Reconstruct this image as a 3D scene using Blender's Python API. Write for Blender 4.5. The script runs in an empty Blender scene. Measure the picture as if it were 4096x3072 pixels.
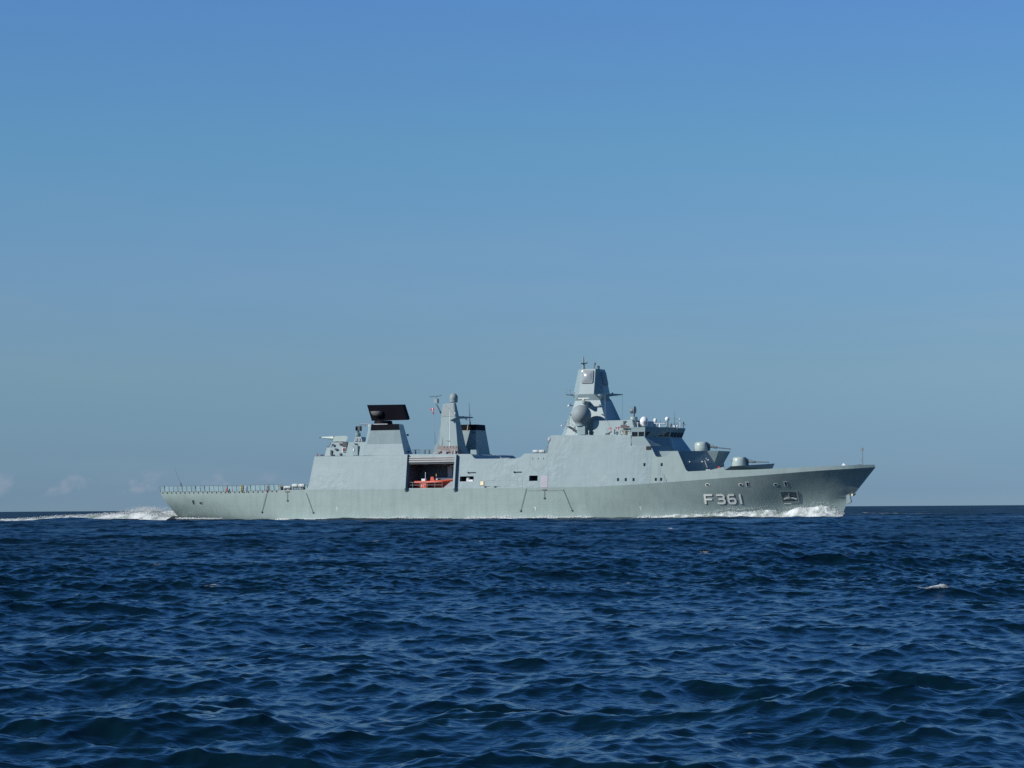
import bpy, bmesh, math, random
import numpy as np
from mathutils import Vector, Matrix, noise
R = math.radians
random.seed(7)
SC = bpy.context.scene
COL = SC.collection

# ------------------------------------------------------------------ camera
F_PX = 10350.0            # focal length in photo pixels (4096 wide)
CAM_H = 1.9
DIST = 470.0              # metres to the ship's middle
PSI = R(25)               # the ship heads right and a little towards the viewer
ROLL = math.atan(27 / 4096.0)
PITCH = math.atan((2033.5 - 1536) / F_PX)
cam = bpy.data.cameras.new("camera")
cam_o = bpy.data.objects.new("camera", cam)
COL.objects.link(cam_o)
cam.sensor_fit = 'HORIZONTAL'
cam.sensor_width = 36.0
cam.lens = 36.0 * F_PX / 4096.0
cam.clip_start = 0.5
cam.clip_end = 60000
cam_o.location = (0, 0, CAM_H)
M_CAM = Matrix.Rotation(math.pi / 2 + PITCH, 3, 'X') @ Matrix.Rotation(-ROLL, 3, 'Z')
cam_o.rotation_euler = M_CAM.to_euler()
SC.camera = cam_o

# ------------------------------------------------------------------ light
SUN_AZ, SUN_EL = R(68), R(31)      # sun behind the viewer's left shoulder
sd = Vector((-math.sin(SUN_AZ) * math.cos(SUN_EL), -math.cos(SUN_AZ) * math.cos(SUN_EL), math.sin(SUN_EL)))
sun = bpy.data.lights.new("sun", 'SUN')
sun.energy = 5.0
sun.angle = R(0.53)
sun.color = (1.0, 0.98, 0.93)
sun_o = bpy.data.objects.new("sun", sun)
COL.objects.link(sun_o)
sun_o.rotation_euler = sd.to_track_quat('Z', 'Y').to_euler()
sun_o.location = (-200, -100, 150)

world = bpy.data.worlds.new("World")
SC.world = world
world.use_nodes = True


def build_sky():
    nt = world.node_tree
    N, L = nt.nodes, nt.links
    bg = N['Background']
    bg.inputs[1].default_value = 0.15
    sky = N.new('ShaderNodeTexSky')
    sky.sky_type = 'NISHITA'
    sky.sun_disc = False
    sky.sun_elevation = SUN_EL
    sky.sun_rotation = math.atan2(sd.x, sd.y)
    sky.air_density, sky.dust_density, sky.ozone_density = 0.6, 0.0, 6.0
    tc = N.new('ShaderNodeTexCoord')
    sx = N.new('ShaderNodeSeparateXYZ')
    L.new(tc.outputs['Generated'], sx.inputs[0])
    mr = N.new('ShaderNodeMapRange')
    mr.inputs[1].default_value = 0.0
    mr.inputs[2].default_value = 0.8
    L.new(sx.outputs[2], mr.inputs[0])
    cr = N.new('ShaderNodeValToRGB')
    e = cr.color_ramp.elements
    rows = [(0.3, .352, .435, .56), (1.0, .425, .495, .575), (3, .70, .71, .635), (5.5, .94, .955, .845),
            (8, .95, 1.165, 1.0), (11, 1.02, 1.24, 1.245),
            (17, .76, 1.42, 1.74), (26, .52, 1.2, 1.66), (50, .24, .43, .68)]
    for i, (el, r, g, b) in enumerate(rows):
        p = math.sin(R(el)) / 0.8
        q = e[i] if i < 2 else e.new(p)
        q.position = p
        q.color = (r / 1.5, g / 1.5, b / 1.5, 1)
    L.new(mr.outputs[0], cr.inputs[0])
    mul = N.new('ShaderNodeMix')
    mul.data_type = 'RGBA'
    mul.blend_type = 'MULTIPLY'
    mul.inputs[0].default_value = 1
    L.new(sky.outputs[0], mul.inputs[6])
    L.new(cr.outputs[0], mul.inputs[7])

    # clouds by direction: x/y -> azimuth, z -> elevation
    def math_n(op, a, b=None, c=None):
        m = N.new('ShaderNodeMath')
        m.operation = op
        for k, v in enumerate((a, b, c)):
            if v is None:
                continue
            if isinstance(v, (int, float)):
                m.inputs[k].default_value = v
            else:
                L.new(v, m.inputs[k])
        return m.outputs[0]

    def ramp_n(v, lo, hi):
        m = N.new('ShaderNodeMapRange')
        m.interpolation_type = 'SMOOTHSTEP'
        m.inputs[1].default_value = lo
        m.inputs[2].default_value = hi
        L.new(v, m.inputs[0])
        return m.outputs[0]
    az = math_n('ARCTAN2', sx.outputs[0], sx.outputs[1])
    el = sx.outputs[2]
    cv = N.new('ShaderNodeCombineXYZ')
    L.new(math_n('MULTIPLY', az, 1.0), cv.inputs[0])
    L.new(math_n('MULTIPLY', el, 1.35), cv.inputs[1])
    n1 = N.new('ShaderNodeTexNoise')
    n1.inputs['Scale'].default_value = 74
    n1.inputs['Detail'].default_value = 4
    n1.inputs['Roughness'].default_value = 0.55
    L.new(cv.outputs[0], n1.inputs['Vector'])
    puff = ramp_n(n1.outputs[0], 0.48, 0.66)
    band = math_n('MULTIPLY', ramp_n(el, 0.0045, 0.0085), math_n('SUBTRACT', 1.0, ramp_n(el, 0.0115, 0.0165)))
    left = math_n('SUBTRACT', 1.0, ramp_n(az, -0.115, -0.07))
    cum = math_n('MULTIPLY', math_n('MULTIPLY', puff, band), left)
    cum = math_n('MULTIPLY', cum, 0.22)
    # thin high veil, long faint streaks
    cv2 = N.new('ShaderNodeCombineXYZ')
    L.new(math_n('MULTIPLY', az, 7.0), cv2.inputs[0])
    L.new(math_n('MULTIPLY', el, 46.0), cv2.inputs[1])
    n2 = N.new('ShaderNodeTexNoise')
    n2.inputs['Scale'].default_value = 1.0
    n2.inputs['Detail'].default_value = 5
    L.new(cv2.outputs[0], n2.inputs['Vector'])
    veil = math_n('MULTIPLY', ramp_n(n2.outputs[0], 0.42, 0.75), math_n('SUBTRACT', 1.0, ramp_n(el, 0.07, 0.16)))
    veil = math_n('MULTIPLY', veil, 0.08)
    mx = N.new('ShaderNodeMix')
    mx.data_type = 'RGBA'
    L.new(veil, mx.inputs[0])
    L.new(mul.outputs[2], mx.inputs[6])
    mx.inputs[7].default_value = (.36 / .15, .43 / .15, .50 / .15, 1)
    mx2 = N.new('ShaderNodeMix')
    mx2.data_type = 'RGBA'
    L.new(cum, mx2.inputs[0])
    L.new(mx.outputs[2], mx2.inputs[6])
    mx2.inputs[7].default_value = (.47 / .15, .45 / .15, .52 / .15, 1)
    L.new(mx2.outputs[2], bg.inputs[0])


build_sky()
SC.view_settings.view_transform = 'Standard'
SC.view_settings.look = 'None'
SC.view_settings.exposure = 0
SC.view_settings.gamma = 1
SC.cycles.use_denoising = False
SC.cycles.max_bounces = 6
SC.cycles.sample_clamp_indirect = 4

# ------------------------------------------------------------------ materials


def mat(name, col, rough=0.5, metal=0.0, noise_amt=0.06, noise_scale=0.6, bump=0.0, bump_scale=1.2, bump_dist=0.02,
        streaks=0.0, spec=0.4, seams=0.0):
    m = bpy.data.materials.new(name)
    m.use_nodes = True
    N, L = m.node_tree.nodes, m.node_tree.links
    b = N['Principled BSDF']
    b.inputs['Roughness'].default_value = rough
    b.inputs['Metallic'].default_value = metal
    b.inputs['Specular IOR Level'].default_value = spec
    tc = N.new('ShaderNodeTexCoord')
    n = N.new('ShaderNodeTexNoise')
    n.inputs['Scale'].default_value = noise_scale
    n.inputs['Detail'].default_value = 6
    L.new(tc.outputs['Object'], n.inputs['Vector'])
    mr = N.new('ShaderNodeMapRange')
    mr.inputs[1].default_value = 0.3
    mr.inputs[2].default_value = 0.7
    mr.inputs[3].default_value = 1 - noise_amt
    mr.inputs[4].default_value = 1 + noise_amt
    L.new(n.outputs[0], mr.inputs[0])
    fac = mr.outputs[0]
    if streaks:
        mp = N.new('ShaderNodeMapping')
        mp.inputs['Scale'].default_value = (0.9, 0.9, 0.07)
        L.new(tc.outputs['Object'], mp.inputs[0])
        n2 = N.new('ShaderNodeTexNoise')
        n2.inputs['Scale'].default_value = 1.6
        n2.inputs['Detail'].default_value = 5
        L.new(mp.outputs[0], n2.inputs['Vector'])
        m2 = N.new('ShaderNodeMapRange')
        m2.inputs[1].default_value = 0.45
        m2.inputs[2].default_value = 0.75
        m2.inputs[3].default_value = 1.0
        m2.inputs[4].default_value = 1 - streaks
        L.new(n2.outputs[0], m2.inputs[0])
        mm = N.new('ShaderNodeMath')
        mm.operation = 'MULTIPLY'
        L.new(fac, mm.inputs[0])
        L.new(m2.outputs[0], mm.inputs[1])
        fac = mm.outputs[0]
    if seams:
        sp = N.new('ShaderNodeSeparateXYZ')
        L.new(tc.outputs['Object'], sp.inputs[0])
        cb = N.new('ShaderNodeCombineXYZ')
        L.new(sp.outputs[0], cb.inputs[0])
        L.new(sp.outputs[2], cb.inputs[1])
        br = N.new('ShaderNodeTexBrick')
        br.inputs['Scale'].default_value = 1.0
        br.inputs['Brick Width'].default_value = 7.5
        br.inputs['Row Height'].default_value = 2.6
        br.inputs['Mortar Size'].default_value = .05
        br.inputs['Mortar Smooth'].default_value = .6
        br.inputs['Color1'].default_value = (1, 1, 1, 1)
        br.inputs['Color2'].default_value = (.975, .975, .975, 1)
        br.inputs['Mortar'].default_value = (1 - seams,) * 3 + (1,)
        L.new(cb.outputs[0], br.inputs['Vector'])
        ms = N.new('ShaderNodeMath')
        ms.operation = 'MULTIPLY'
        L.new(fac, ms.inputs[0])
        L.new(br.outputs['Color'], ms.inputs[1])
        fac = ms.outputs[0]
    vm = N.new('ShaderNodeVectorMath')
    vm.operation = 'SCALE'
    vm.inputs[0].default_value = col
    L.new(fac, vm.inputs['Scale'])
    L.new(vm.outputs[0], b.inputs['Base Color'])
    if bump:
        nb = N.new('ShaderNodeTexNoise')
        nb.inputs['Scale'].default_value = bump_scale
        nb.inputs['Detail'].default_value = 2
        L.new(tc.outputs['Object'], nb.inputs['Vector'])
        pm = N.new('ShaderNodeTexNoise')
        pm.inputs['Scale'].default_value = .13
        pm.inputs['Detail'].default_value = 1
        L.new(tc.outputs['Object'], pm.inputs['Vector'])
        pr = N.new('ShaderNodeMapRange')
        pr.inputs[1].default_value = .42
        pr.inputs[2].default_value = .62
        pr.inputs[3].default_value = .12
        L.new(pm.outputs[0], pr.inputs[0])
        hm = N.new('ShaderNodeMath')
        hm.operation = 'MULTIPLY'
        L.new(nb.outputs[0], hm.inputs[0])
        L.new(pr.outputs[0], hm.inputs[1])
        h = hm.outputs[0]
        bp = N.new('ShaderNodeBump')
        bp.inputs['Strength'].default_value = bump
        bp.inputs['Distance'].default_value = bump_dist
        L.new(h, bp.inputs['Height'])
        L.new(bp.outputs[0], b.inputs['Normal'])
    return m


PAINT = (.225, .297, .302)
M = {}
M['hull'] = mat('hull_paint_sealit', (.266, .338, .315), .45, bump=.5, bump_scale=.45, bump_dist=.06, streaks=.10, noise_amt=.05, seams=.07)  # same grey as the sides, colour raised and greened for light off the sea
M['side'] = mat('side_paint', PAINT, .42, bump=.8, bump_scale=1.1, bump_dist=.05, streaks=.08, noise_amt=.05, seams=.08)
M['paint'] = mat('deckhouse_paint', PAINT, .45, bump=.4, bump_scale=1.1, bump_dist=.025, streaks=.06, noise_amt=.05)
M['dome'] = mat('dome_paint', (.235, .275, .275), .6, spec=.25, noise_amt=.03)
M['array'] = mat('array_cover', (.26, .295, .30), .22, noise_amt=.03, spec=.6)
M['turret'] = mat('turret_paint', (.34, .41, .385), .3, noise_amt=.03)
M['raft'] = mat('raft_shell', (.46, .50, .48), .45, noise_amt=.06)
M['white'] = mat('white_paint', (.70, .72, .72), .4, noise_amt=.03)
M['deck'] = mat('deck_paint', (.10, .13, .13), .8, noise_amt=.15)
M['boom'] = mat('weathered_steel', (.12, .15, .155), .6, noise_amt=.1)
M['dark'] = mat('dark_grey_metal', (.05, .06, .07), .5, noise_amt=.1)
M['mid'] = mat('mid_grey_metal', (.16, .2, .21), .5, noise_amt=.1)
M['black'] = mat('black_soot_paint', (.006, .007, .011), .6, noise_amt=.15, spec=.06)
M['blackgloss'] = mat('black_radar_paint', (.006, .006, .010), .6, noise_amt=.1, spec=.06)
M['gunmetal'] = mat('gun_metal', (.075, .085, .095), .45, noise_amt=.1)
M['brown'] = mat('brown_louvre', (.16, .13, .12), .6, noise_amt=.2)
M['pinkgrey'] = mat('primer_grey', (.33, .33, .35), .35, noise_amt=.08)
M['door'] = mat('roller_door_grey', (.31, .32, .31), .55, noise_amt=.1)
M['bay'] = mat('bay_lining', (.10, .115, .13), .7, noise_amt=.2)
M['bayeq'] = mat('bay_machinery', (.48, .51, .52), .55, noise_amt=.2)
M['orange'] = mat('orange_hull', (.42, .05, .022), .4, noise_amt=.08)
M['orange2'] = mat('orange_tube', (.50, .075, .032), .45, noise_amt=.06)
M['yellow'] = mat('yellow_paint', (.45, .34, .05), .5, noise_amt=.08)
M['cream'] = mat('cream_panel', (.72, .62, .40), .5, noise_amt=.05)
M['maroon'] = mat('maroon_paint', (.10, .035, .035), .6, noise_amt=.1)
M['red'] = mat('red_cloth', (.50, .025, .05), .7, noise_amt=.05)
M['letter'] = mat('letter_white', (.92, .92, .82), .5, noise_amt=.04)
M['lettershade'] = mat('letter_shade', (.05, .035, .03), .6, noise_amt=.05)
M['glass'] = mat('dark_glass', (.012, .016, .022), .15, noise_amt=.05, spec=.35)
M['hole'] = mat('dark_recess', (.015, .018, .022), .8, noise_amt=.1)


def net_mat():
    m = bpy.data.materials.new('net_mesh')
    m.use_nodes = True
    N, L = m.node_tree.nodes, m.node_tree.links
    b = N['Principled BSDF']
    b.inputs['Base Color'].default_value = (.25, .38, .41, 1)
    b.inputs['Roughness'].default_value = .7
    tc = N.new('ShaderNodeTexCoord')
    s = N.new('ShaderNodeSeparateXYZ')
    L.new(tc.outputs['Object'], s.inputs[0])

    def wave(out, freq):
        a = N.new('ShaderNodeMath')
        a.operation = 'MULTIPLY'
        a.inputs[1].default_value = freq
        L.new(out, a.inputs[0])
        f = N.new('ShaderNodeMath')
        f.operation = 'FRACT'
        L.new(a.outputs[0], f.inputs[0])
        g = N.new('ShaderNodeMath')
        g.operation = 'LESS_THAN'
        g.inputs[1].default_value = .52
        L.new(f.outputs[0], g.inputs[0])
        return g.outputs[0]
    mx = N.new('ShaderNodeMath')
    mx.operation = 'MAXIMUM'
    L.new(wave(s.outputs[0], 9), mx.inputs[0])
    L.new(wave(s.outputs[2], 9), mx.inputs[1])
    L.new(mx.outputs[0], b.inputs['Alpha'])
    return m


M['net'] = net_mat()


def foam_mat(name, glassy):
    m = bpy.data.materials.new(name)
    m.use_nodes = True
    N, L = m.node_tree.nodes, m.node_tree.links
    b = N['Principled BSDF']
    b.inputs['Roughness'].default_value = .8
    b.inputs['Specular IOR Level'].default_value = .15
    b.inputs['Base Color'].default_value = (.78, .80, .78, 1)
    tl = N.new('ShaderNodeBsdfTranslucent')
    tl.inputs[0].default_value = (.80, .83, .82, 1)
    mx = N.new('ShaderNodeMixShader')
    mx.inputs[0].default_value = .12 if glassy else .4
    L.new(b.outputs[0], mx.inputs[1])
    L.new(tl.outputs[0], mx.inputs[2])
    L.new(mx.outputs[0], N['Material Output'].inputs[0])
    if glassy:
        tc = N.new('ShaderNodeTexCoord')
        n = N.new('ShaderNodeTexNoise')
        n.inputs['Scale'].default_value = .5
        n.inputs['Detail'].default_value = 9
        n.inputs['Roughness'].default_value = .68
        L.new(tc.outputs['Object'], n.inputs['Vector'])
        r = N.new('ShaderNodeValToRGB')
        r.color_ramp.elements[0].position = .39
        r.color_ramp.elements[0].color = (.20, .26, .23, 1)
        r.color_ramp.elements[1].position = .58
        r.color_ramp.elements[1].color = (.66, .69, .68, 1)
        L.new(n.outputs[0], r.inputs[0])
        L.new(r.outputs[0], b.inputs['Base Color'])
        nb = N.new('ShaderNodeTexNoise')
        nb.inputs['Scale'].default_value = 2.5
        nb.inputs['Detail'].default_value = 5
        L.new(tc.outputs['Object'], nb.inputs['Vector'])
        bp = N.new('ShaderNodeBump')
        bp.inputs['Strength'].default_value = .6
        bp.inputs['Distance'].default_value = .15
        L.new(nb.outputs[0], bp.inputs['Height'])
        L.new(bp.outputs[0], b.inputs['Normal'])
    return m


M['foam'] = foam_mat('white_foam', False)
M['foamglass'] = foam_mat('churned_water', True)
M['foamwash'] = foam_mat('white_wash', True)
_r = [n for n in M['foamwash'].node_tree.nodes if n.type == 'VALTORGB'][0]
_r.color_ramp.elements[0].position = .25
_r.color_ramp.elements[1].position = .42

# ------------------------------------------------------------------ ship frame and photo tracing
FWD = Vector((math.cos(PSI), -math.sin(PSI), 0))
PORT = Vector((math.sin(PSI), math.cos(PSI), 0))
ORG = Vector((0, DIST, 0))
EYE = Vector((0, 0, CAM_H))
SHIP_M = Matrix.Translation(ORG) @ Matrix.Rotation(-PSI, 4, 'Z')


def ray(px, py):
    return M_CAM @ Vector(((px - 2048) / F_PX, -(py - 1536) / F_PX, -1))


def at(px, py, Y):
    """point of the ship's own frame (x fwd, y port, z up) on the fore-and-aft plane y = Y"""
    d = ray(px, py)
    t = ((ORG - EYE).dot(PORT) + Y) / d.dot(PORT)
    P = EYE + d * t - ORG
    return Vector((P.dot(FWD), Y, P.z))


def solve(px, py, yfun):
    Y = -9.0
    for _ in range(25):
        p = at(px, py, Y)
        Y = Y * .3 + yfun(p.x, p.z) * .7
    return at(px, py, Y)


NOSE = at(3503, 1868, 0)
XN = NOSE.x
XSTERN = at(640, 1968, -9.2).x


def curve(x, xp, yp):
    """smooth monotone interpolation"""
    xp, yp = list(xp), list(yp)
    if x <= xp[0]:
        return yp[0]
    if x >= xp[-1]:
        return yp[-1]
    d = [(yp[i + 1] - yp[i]) / (xp[i + 1] - xp[i]) for i in range(len(xp) - 1)]
    m = [d[0]] + [0 if d[i - 1] * d[i] <= 0 else 2 * d[i - 1] * d[i] / (d[i - 1] + d[i]) for i in range(1, len(d))] + [d[-1]]
    i = max(k for k in range(len(d)) if xp[k] <= x)
    h = xp[i + 1] - xp[i]
    t = (x - xp[i]) / h
    return ((2 * t ** 3 - 3 * t * t + 1) * yp[i] + (t ** 3 - 2 * t * t + t) * h * m[i] + (-2 * t ** 3 + 3 * t * t) * yp[i + 1] + (t ** 3 - t * t) * h * m[i + 1])


def bk(X):
    if X < -40:
        u = max(0, (-40 - X)) / (-40 - XSTERN)
        return 9.87 - .67 * u ** 2
    s = (X - XSTERN) / (XN - XSTERN)
    return max(0.0, curve(s, (.58, .7, .8, .87, .93, .97, 1), (9.87, 9.6, 8.35, 6.8, 4.85, 2.75, 0)))


KPX = [(640, 1968), (940, 1965.5), (1230, 1958), (1700, 1955), (2250, 1949), (2380, 1946), (2500, 1940.5), (2700, 1927), (2900, 1911.5),
       (3000, 1904.5), (3250, 1884.5), (3400, 1875), (3470, 1870.5)]
KP = [solve(a, b, lambda x, z: -bk(x)) for a, b in KPX] + [NOSE]
KX = [p.x for p in KP]
KZ = [p.z for p in KP]


def zk(X):
    return float(np.interp(X, KX, KZ))


TUM = 0.14


def ys(X, Z):
    return -max(0.02, bk(X) - TUM * max(0, Z - zk(X)))


def on_side(px, py):
    return solve(px, py, ys)


# lower hull: b(s, v)
STEM = [at(3372, 2053, 0), at(3387, 2014, 0), at(3421, 1972, 0), NOSE]
STEM_X = [p.x for p in STEM]
STEM_V = [p.z / NOSE.z for p in STEM]
TRAN = [at(704, 2068, -7.2), at(680, 2040, -8.6), at(640, 1968, -9.2)]
TR_X = [p.x for p in TRAN]
TR_V = [max(0, p.z / TRAN[-1].z) for p in TRAN]


def xe(v):
    if v < STEM_V[0]:
        return STEM_X[0] + (v - STEM_V[0]) * 6
    return float(np.interp(v, STEM_V, STEM_X))


def xs(v):
    if v < TR_V[0]:
        return TR_X[0] - (v - TR_V[0]) * 9
    return float(np.interp(v, TR_V, TR_X))


def bW(s):
    if s < .25:
        return 9.82 - 4.4 * (1 - s / .25) ** 2
    return max(0.0, curve(s, (.3, .48, .56, .65, .72, .8, .87, .93, 1), (9.82, 9.8, 9.65, 9.15, 8.45, 7.0, 4.4, 1.7, 0)))


def hb(s, v):
    Xk = XSTERN + (XN - XSTERN) * s
    bK = bk(Xk)
    w = bW(s)
    if v < 0:
        return w * (1 + .25 * v)
    p = float(np.interp(s, [0, .12, .3, .55, .85, 1], [.8, .8, .9, 1, 1.2, 1.25]))
    k = float(np.interp(s, [0, .15, .28], [1, 1, 0]))
    v = min(1, max(v, 0))
    return w + (bK - w) * (k * (1 - (1 - v) ** 2) + (1 - k) * v ** p)


def hull_pt(s, v):
    X = xs(v) + (xe(v) - xs(v)) * s
    Xk = XSTERN + (XN - XSTERN) * s
    return Vector((X, -hb(s, v), v * zk(Xk)))


def yh(X, Z):
    v = Z / zk(X)
    for _ in range(4):
        s = min(1, max(0, (X - xs(v)) / (xe(v) - xs(v))))
        v = min(1.0, Z / zk(XSTERN + (XN - XSTERN) * s))
    return -hb(s, v)


def on_hull(px, py):
    return solve(px, py, yh)


# ------------------------------------------------------------------ mesh helpers
class MB:
    def __init__(self):
        self.v = []
        self.f = []

    def add(self, verts, faces):
        o = len(self.v)
        self.v += [tuple(p) for p in verts]
        self.f += [tuple(i + o for i in f) for f in faces]
        return self

    def rings(self, rings, cap0=True, cap1=True, closed=True):
        n = len(rings[0])
        vs = [p for r in rings for p in r]
        fs = []
        for i in range(len(rings) - 1):
            for j in range(n if closed else n - 1):
                k = (j + 1) % n
                fs.append((i * n + j, i * n + k, (i + 1) * n + k, (i + 1) * n + j))
        if cap0:
            fs.append(tuple(range(n - 1, -1, -1)))
        if cap1:
            fs.append(tuple((len(rings) - 1) * n + j for j in range(n)))
        return self.add(vs, fs)

    def box(self, c, s, rz=0.0, tilt=None):
        m = Matrix.Rotation(rz, 3, 'Z')
        if tilt is not None:
            m = m @ tilt
        r = []
        for z in (-.5, .5):
            r.append([Vector(c) + m @ Vector((x * s[0], y * s[1], z * s[2])) for x, y in ((-.5, -.5), (.5, -.5), (.5, .5), (-.5, .5))])
        return self.rings(r)

    def tube(self, a, b, r0, r1=None, n=8):
        a, b = Vector(a), Vector(b)
        r1 = r0 if r1 is None else r1
        d = (b - a).normalized()
        u = d.orthogonal().normalized()
        w = d.cross(u)
        ring = lambda c, r: [c + (u * math.cos(2 * math.pi * k / n) + w * math.sin(2 * math.pi * k / n)) * r for k in range(n)]
        return self.rings([ring(a, r0), ring(b, r1)])

    def path(self, pts, r, n=6):
        for a, b in zip(pts, pts[1:]):
            self.tube(a, b, r, r, n)
        return self

    def lathe(self, c, prof, n=28, axis='Z', sx=1, sy=1):
        rings = []
        for r, h in prof:
            ring = []
            for k in range(n):
                a = 2 * math.pi * k / n
                if axis == 'Z':
                    p = Vector((math.cos(a) * r * sx, math.sin(a) * r * sy, h))
                elif axis == 'X':
                    p = Vector((h, math.cos(a) * r, math.sin(a) * r))
                else:
                    p = Vector((math.cos(a) * r, h, math.sin(a) * r))
                ring.append(Vector(c) + p)
            rings.append(ring)
        return self.rings(rings)

    def prism(self, poly, y0, y1):
        """polygon of (x, z) pairs given depth between y0 and y1"""
        return self.rings([[(x, y0, z) for x, z in poly], [(x, y1, z) for x, z in poly]])

    def slab(self, pts, off):
        off = Vector(off)
        return self.rings([[Vector(p) for p in pts], [Vector(p) + off for p in pts]])

    def build(self, name, material, parent=None, smooth=False, world=False, recalc=True, angle=None):
        me = bpy.data.meshes.new(name)
        me.from_pydata(self.v, [], self.f)
        if recalc:
            bm = bmesh.new()
            bm.from_mesh(me)
            bmesh.ops.recalc_face_normals(bm, faces=bm.faces)
            bm.to_mesh(me)
            bm.free()
        me.materials.append(material)
        o = bpy.data.objects.new(name, me)
        COL.objects.link(o)
        if parent is not None:
            o.parent = parent
        if smooth:
            me.polygons.foreach_set('use_smooth', [True] * len(me.polygons))
            if angle:
                me.set_sharp_from_angle(angle=R(angle))
        return o


def tag(o, label, cat=None, group=None, kind=None):
    o['label'] = label
    if cat:
        o['category'] = cat
    if group:
        o['group'] = group
    if kind:
        o['kind'] = kind
    return o


def empty(name, loc_ship, label, cat, group=None, rz=0.0):
    o = bpy.data.objects.new(name, None)
    COL.objects.link(o)
    o.matrix_world = SHIP_M @ Matrix.Translation(Vector(loc_ship)) @ Matrix.Rotation(rz, 4, 'Z')
    o.empty_display_size = .5
    return tag(o, label, cat, group)


def sphere_prof(r, n=12, z0=-1.0, z1=1.0, rz=None):
    rz = rz or r
    pr = []
    for i in range(n + 1):
        t = math.asin(z0) + (math.asin(z1) - math.asin(z0)) * i / n
        pr.append((max(.001, r * math.cos(t)), rz * math.sin(t)))
    return pr


# ------------------------------------------------------------------ the frigate
ship = empty('frigate', (0, 0, 0), 'grey naval frigate F361 steaming to the right with an open boat bay in its side', 'warship')


def build_hull():
    V = [-.35, 0, .06, .12, .2, .3, .4, .5, .6, .7, .8, .9, 1.0]
    S = [i / 120 for i in range(121)]
    rows = []
    for s in S:
        st = [hull_pt(s, v) for v in V]
        # cut-out for the stem anchor
        for p, v in zip(st, V):
            k = max(0, (s - .975) / .025)
            if STEM_V[1] < v < STEM_V[2] + .01:
                p.x -= .9 * k * min(1, (v - STEM_V[1]) / .08)
        rows.append(st + [Vector((p.x, -p.y, p.z)) for p in reversed(st)])
    m = MB()
    m.rings(rows, cap0=True, cap1=False, closed=True)
    # top faces of the ring close the hull at knuckle level, keel faces at the bottom
    o = m.build('hull', M['hull'], ship, smooth=True, angle=35)
    return o


hull = build_hull()

# ---- flush superstructure sides (from knuckle up), traced outline
TOP_PX = [(1222, 1957.5), (1231, 1951), (1236, 1938), (1258, 1826), (1452, 1823.5), (1617, 1817.5), (1636, 1817),
          (1880, 1816), (1888, 1820), (1895, 1831), (1903, 1835), (2062, 1834), (2082, 1828), (2098, 1814),
          (2190, 1813), (2203, 1741), (2523, 1740), (2523.6, 1783), (2603, 1783), (2652, 1886), (2668, 1920)]
TOP = [on_side(*p) for p in TOP_PX]
TX = [p.x for p in TOP]
TZ = [max(p.z, zk(p.x) + .02) for p in TOP]
for i in range(1, len(TX)):
    if TX[i] <= TX[i - 1]:
        TX[i] = TX[i - 1] + .01


def hole(x0, y0, x1, y1):
    a, b = on_side(x0, y1), on_side(x1, y0)
    c = on_side(x0, y0)
    return (min(a.x, c.x), b.x, a.z, b.z)


BAY = hole(1639, 1849, 1816, 1953)
BAY = (BAY[0] - .1, BAY[1], zk(0) + .12, BAY[3])
HOLES = [BAY, hole(1840, 1905, 1895, 1926), hole(2117, 1902, 2151, 1924)]


def build_sides():
    xsamp = sorted(set([round(x, 4) for x in TX] + [round(h[k], 4) for h in HOLES for k in (0, 1)] +
                       [round(float(x), 4) for x in np.arange(TX[0] + .7, TX[-1], 1.3)]))
    top = lambda x: float(np.interp(x, TX, TZ))
    m, rf = MB(), MB()
    for x0, x1 in zip(xsamp, xsamp[1:]):
        if x1 - x0 < 1e-4:
            continue
        xm = (x0 + x1) / 2
        segs = [((zk(x0), zk(x1)), (top(x0), top(x1)))]
        for h in HOLES:
            if h[0] < xm < h[1]:
                segs = [((zk(x0), zk(x1)), (h[2], h[2])), ((h[3], h[3]), (top(x0), top(x1)))]
        for sg in (-1, 1):
            use = segs if sg < 0 else [((zk(x0), zk(x1)), (top(x0), top(x1)))]
            for (a0, a1), (b0, b1) in use:
                if max(b0 - a0, b1 - a1) < .01:
                    continue
                nz = max(1, int((b0 - a0) / 2.5))
                P = lambda x, z: (x, -sg * ys(x, z) if sg > 0 else ys(x, z), z)
                for k in range(nz):
                    t0, t1 = k / nz, (k + 1) / nz
                    m.add([P(x0, a0 + (b0 - a0) * t0), P(x1, a1 + (b1 - a1) * t0), P(x1, a1 + (b1 - a1) * t1), P(x0, a0 + (b0 - a0) * t1)],
                          [(0, 1, 2, 3) if sg < 0 else (3, 2, 1, 0)])
        y0, y1 = ys(x0, top(x0)), ys(x1, top(x1))
        rf.add([(x0, y0, top(x0)), (x1, y1, top(x1)), (x1, -y1, top(x1)), (x0, -y0, top(x0))], [(0, 1, 2, 3)])
    m.add(rf.v, rf.f)
    s = m.build('superstructure', M['side'], ship, recalc=False)
    bm = bmesh.new()
    bm.from_mesh(s.data)
    bmesh.ops.remove_doubles(bm, verts=bm.verts, dist=1e-4)
    bm.to_mesh(s.data)
    bm.free()
    return s


sup = build_sides()

# decks
D = MB()
aft = [(x, bk(x) - .02, zk(x) + .02) for x in np.linspace(XSTERN + .3, TX[0] + .2, 14)]
for a, b in zip(aft, aft[1:]):
    D.add([(a[0], -a[1], a[2]), (b[0], -b[1], b[2]), (b[0], b[1], b[2]), (a[0], a[1], a[2])], [(0, 1, 2, 3)])
D.build('flight_deck', M['deck'], ship, recalc=False)

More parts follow.
